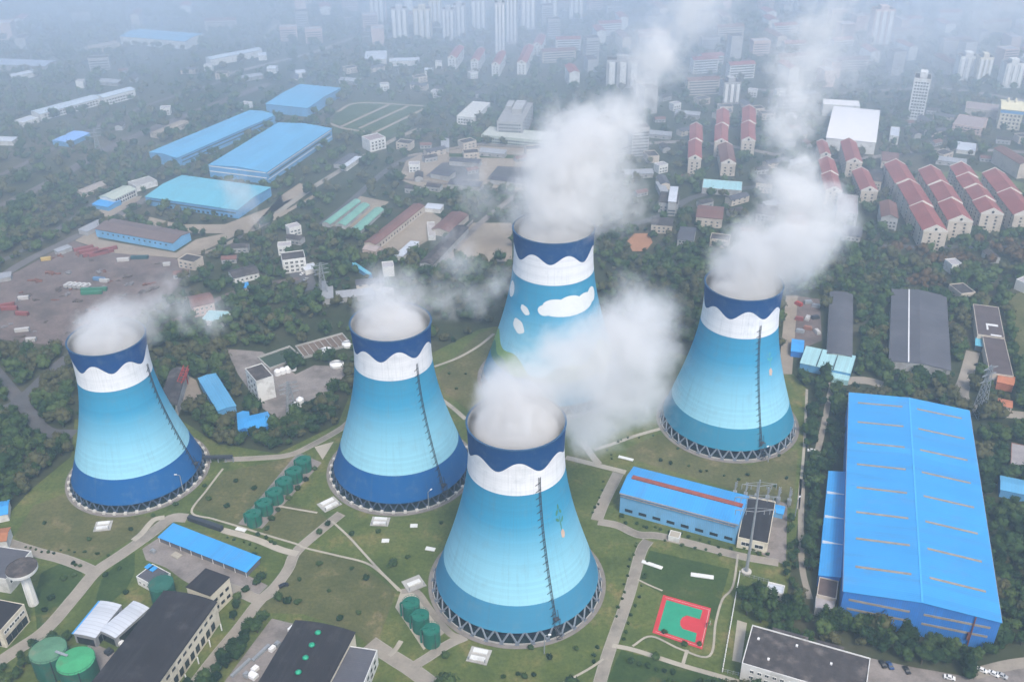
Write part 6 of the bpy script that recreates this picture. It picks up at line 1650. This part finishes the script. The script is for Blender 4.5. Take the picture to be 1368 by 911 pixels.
# ------------------------------------------------------------------ steam plumes and the haze
def pb(px, py, y, rpx, k=1.0):
    """a puff seen at a pixel, y metres out from the camera's foot"""
    dx, dy = px - 684.0, py - 455.5
    u, v = (CR * dx + SR * dy) / LENS_PX, (-SR * dx + CR * dy) / LENS_PX
    t = y / (CP - v * SP)
    return (u * t, y, CAM_H - (SP + v * CP) * t, rpx * t / LENS_PX, k)
yC, yE, yD, yA, yB = (TDEF[i][1] * S_ for i in (2, 4, 3, 0, 1))
steam("steam_plume", "dense white plume drifting right from the nearest tower across the cloud painted one",
      [pb(690,552,yC+4,72,2.3), pb(712,535,yC+8,76,1.5), pb(735,518,yC+12,84,1.15), pb(785,484,yC+20,100,1.25), pb(828,455,yC+28,92,1.4), pb(858,420,yC+36,72,1.35), pb(840,520,yC+24,84,1.3), pb(795,558,yC+18,70,1.2), pb(848,388,yC+40,48,1.1), pb(880,465,yC+32,54,1.1)], .125, seed=1.0, mouth=2, edge=(.07, 1.35))
steam("steam_plume", "tall white plume rising from the cloud painted tower in the middle",
      [pb(741,296,yE+4,64,1.9), pb(745,275,yE+6,84,1.35), pb(768,240,yE+14,98,1.2), pb(790,198,yE+22,84,1.15), pb(832,165,yE+34,54,1.1), pb(862,115,yE+60,52,.72), pb(885,65,yE+95,62,.62), pb(915,15,yE+140,74,.6), pb(745,178,yE+30,50,1.0), pb(825,268,yE+16,56,.8), pb(700,255,yE+12,40,.9)], .105, edge=(.07, 1.0), seed=2.0, mouth=4)
steam("steam_plume", "leaning white plume of the flower tower on the right",
      [pb(1000,366,yD+4,62,1.9), pb(1015,350,yD+6,74,1.4), pb(1050,332,yD+10,86,1.25), pb(1092,305,yD+18,58,1.2), pb(1070,262,yD+24,68,1.15), pb(1080,222,yD+32,54,1.0), pb(1060,175,yD+44,56,.82), pb(1055,130,yD+62,60,.72), pb(1085,90,yD+80,66,.66), pb(1110,35,yD+120,74,.6), pb(1000,320,yD+16,52,.9)], .105, edge=(.07, 1.0), seed=3.0, mouth=3)
steam("steam_plume", "thin low grey plume blowing right from the leftmost tower",
      [pb(140,437,yA+5,54,1.8), pb(168,425,yA+6,52,1.25), pb(200,410,yA+8,46,.9), pb(240,408,yA+14,44,.75), pb(280,415,yA+18,40,.75), pb(215,380,yA+14,36,.7)], .085, edge=(.07, 1.2), seed=4.0, mouth=0)
steam("steam_plume", "small grey plume curling right from the tower by the six green tanks",
      [pb(521,424,yB+5,58,1.9), pb(526,405,yB+6,60,1.4), pb(548,392,yB+8,54,1.05), pb(590,390,yB+14,48,.85), pb(635,395,yB+20,46,.75), pb(615,350,yB+30,42,.75), pb(655,385,yB+26,40,.75)], .095, edge=(.07, 1.2), seed=5.0, mouth=1)
W_G = "thin wisps of steam drifting in the air"
steam("steam_wisp", "thin wisp over the wide faded blue warehouse", [pb(318,268,760,36,.8), pb(305,250,765,24,.7), pb(345,290,755,26,.6)], .030, seed=6.0, warp=7, group=W_G)
steam("steam_wisp", "curled thin wisp left of the tall central plume", [pb(630,232,800,36,.72), pb(650,268,790,40,.72), pb(690,290,780,36,.62), pb(600,320,780,36,.5)], .018, seed=7.0, warp=9, group=W_G)
steam("steam_wisp", "faint high steam bank at the top, above the central plume", [pb(905,20,1150,70,.7), pb(860,70,1100,60,.6), pb(960,0,1250,80,.6), pb(785,60,1050,30,.55)], .0075, seed=8.0, warp=20, nscale=.012, group=W_G)
steam("steam_wisp", "faint broad steam bank at the top right corner", [pb(1120,70,1150,90,.6), pb(1200,50,1250,90,.6), pb(1290,30,1300,90,.6), pb(1050,60,1100,60,.6), pb(1360,20,1350,90,.6)], .0065, seed=9.0, warp=22, nscale=.012, group=W_G)

# thin mist lying over the far side of the city
mt = NT("far_mist"); P = mt.geo(); mx_, my_, mz_ = mt.xyz(P)
gm = mt.math('MULTIPLY', mt.smooth(my_, 480, 1750), mt.smooth(mz_, 165, 50))
gm = mt.math('MULTIPLY', gm, mt.smooth(mt.noise(P, .0045, 4, .6), .25, .7, .35, 1.35))
v = mt.n("ShaderNodeVolumePrincipled"); v.inputs["Color"].default_value = (.74, .84, .97, 1)
mt.set(v.inputs["Density"], mt.math('MULTIPLY', gm, .0033)); mt.nt.links.new(v.outputs[0], mt.out.inputs[1]); mt.mat.cycles.volume_step_rate = .3
tag(MB().box(-2600, 2600, 480, 3600, .6, 168).build("far_mist", mt.mat), "thin pale mist lying over the far city", None, None, "stuff")

top = max([CAM_H] + [max((o.matrix_world @ Vector(c)).z for c in o.bound_box) for o in bpy.data.objects if o.type == 'MESH' and o.name.startswith("steam")]) + 6
hz = NT("haze_air")
v = hz.n("ShaderNodeVolumePrincipled")
v.inputs["Color"].default_value = (.64, .83, 1.0, 1); v.inputs["Density"].default_value = .00027; v.inputs["Anisotropy"].default_value = .2
hz.nt.links.new(v.outputs[0], hz.out.inputs[1]); hz.mat.cycles.homogeneous_volume = True
tag(MB().box(-9100, 9100, -4100, 14100, -1, top).build("haze", hz.mat), "pale blue haze filling the air over the whole plain", None, None, "stuff")
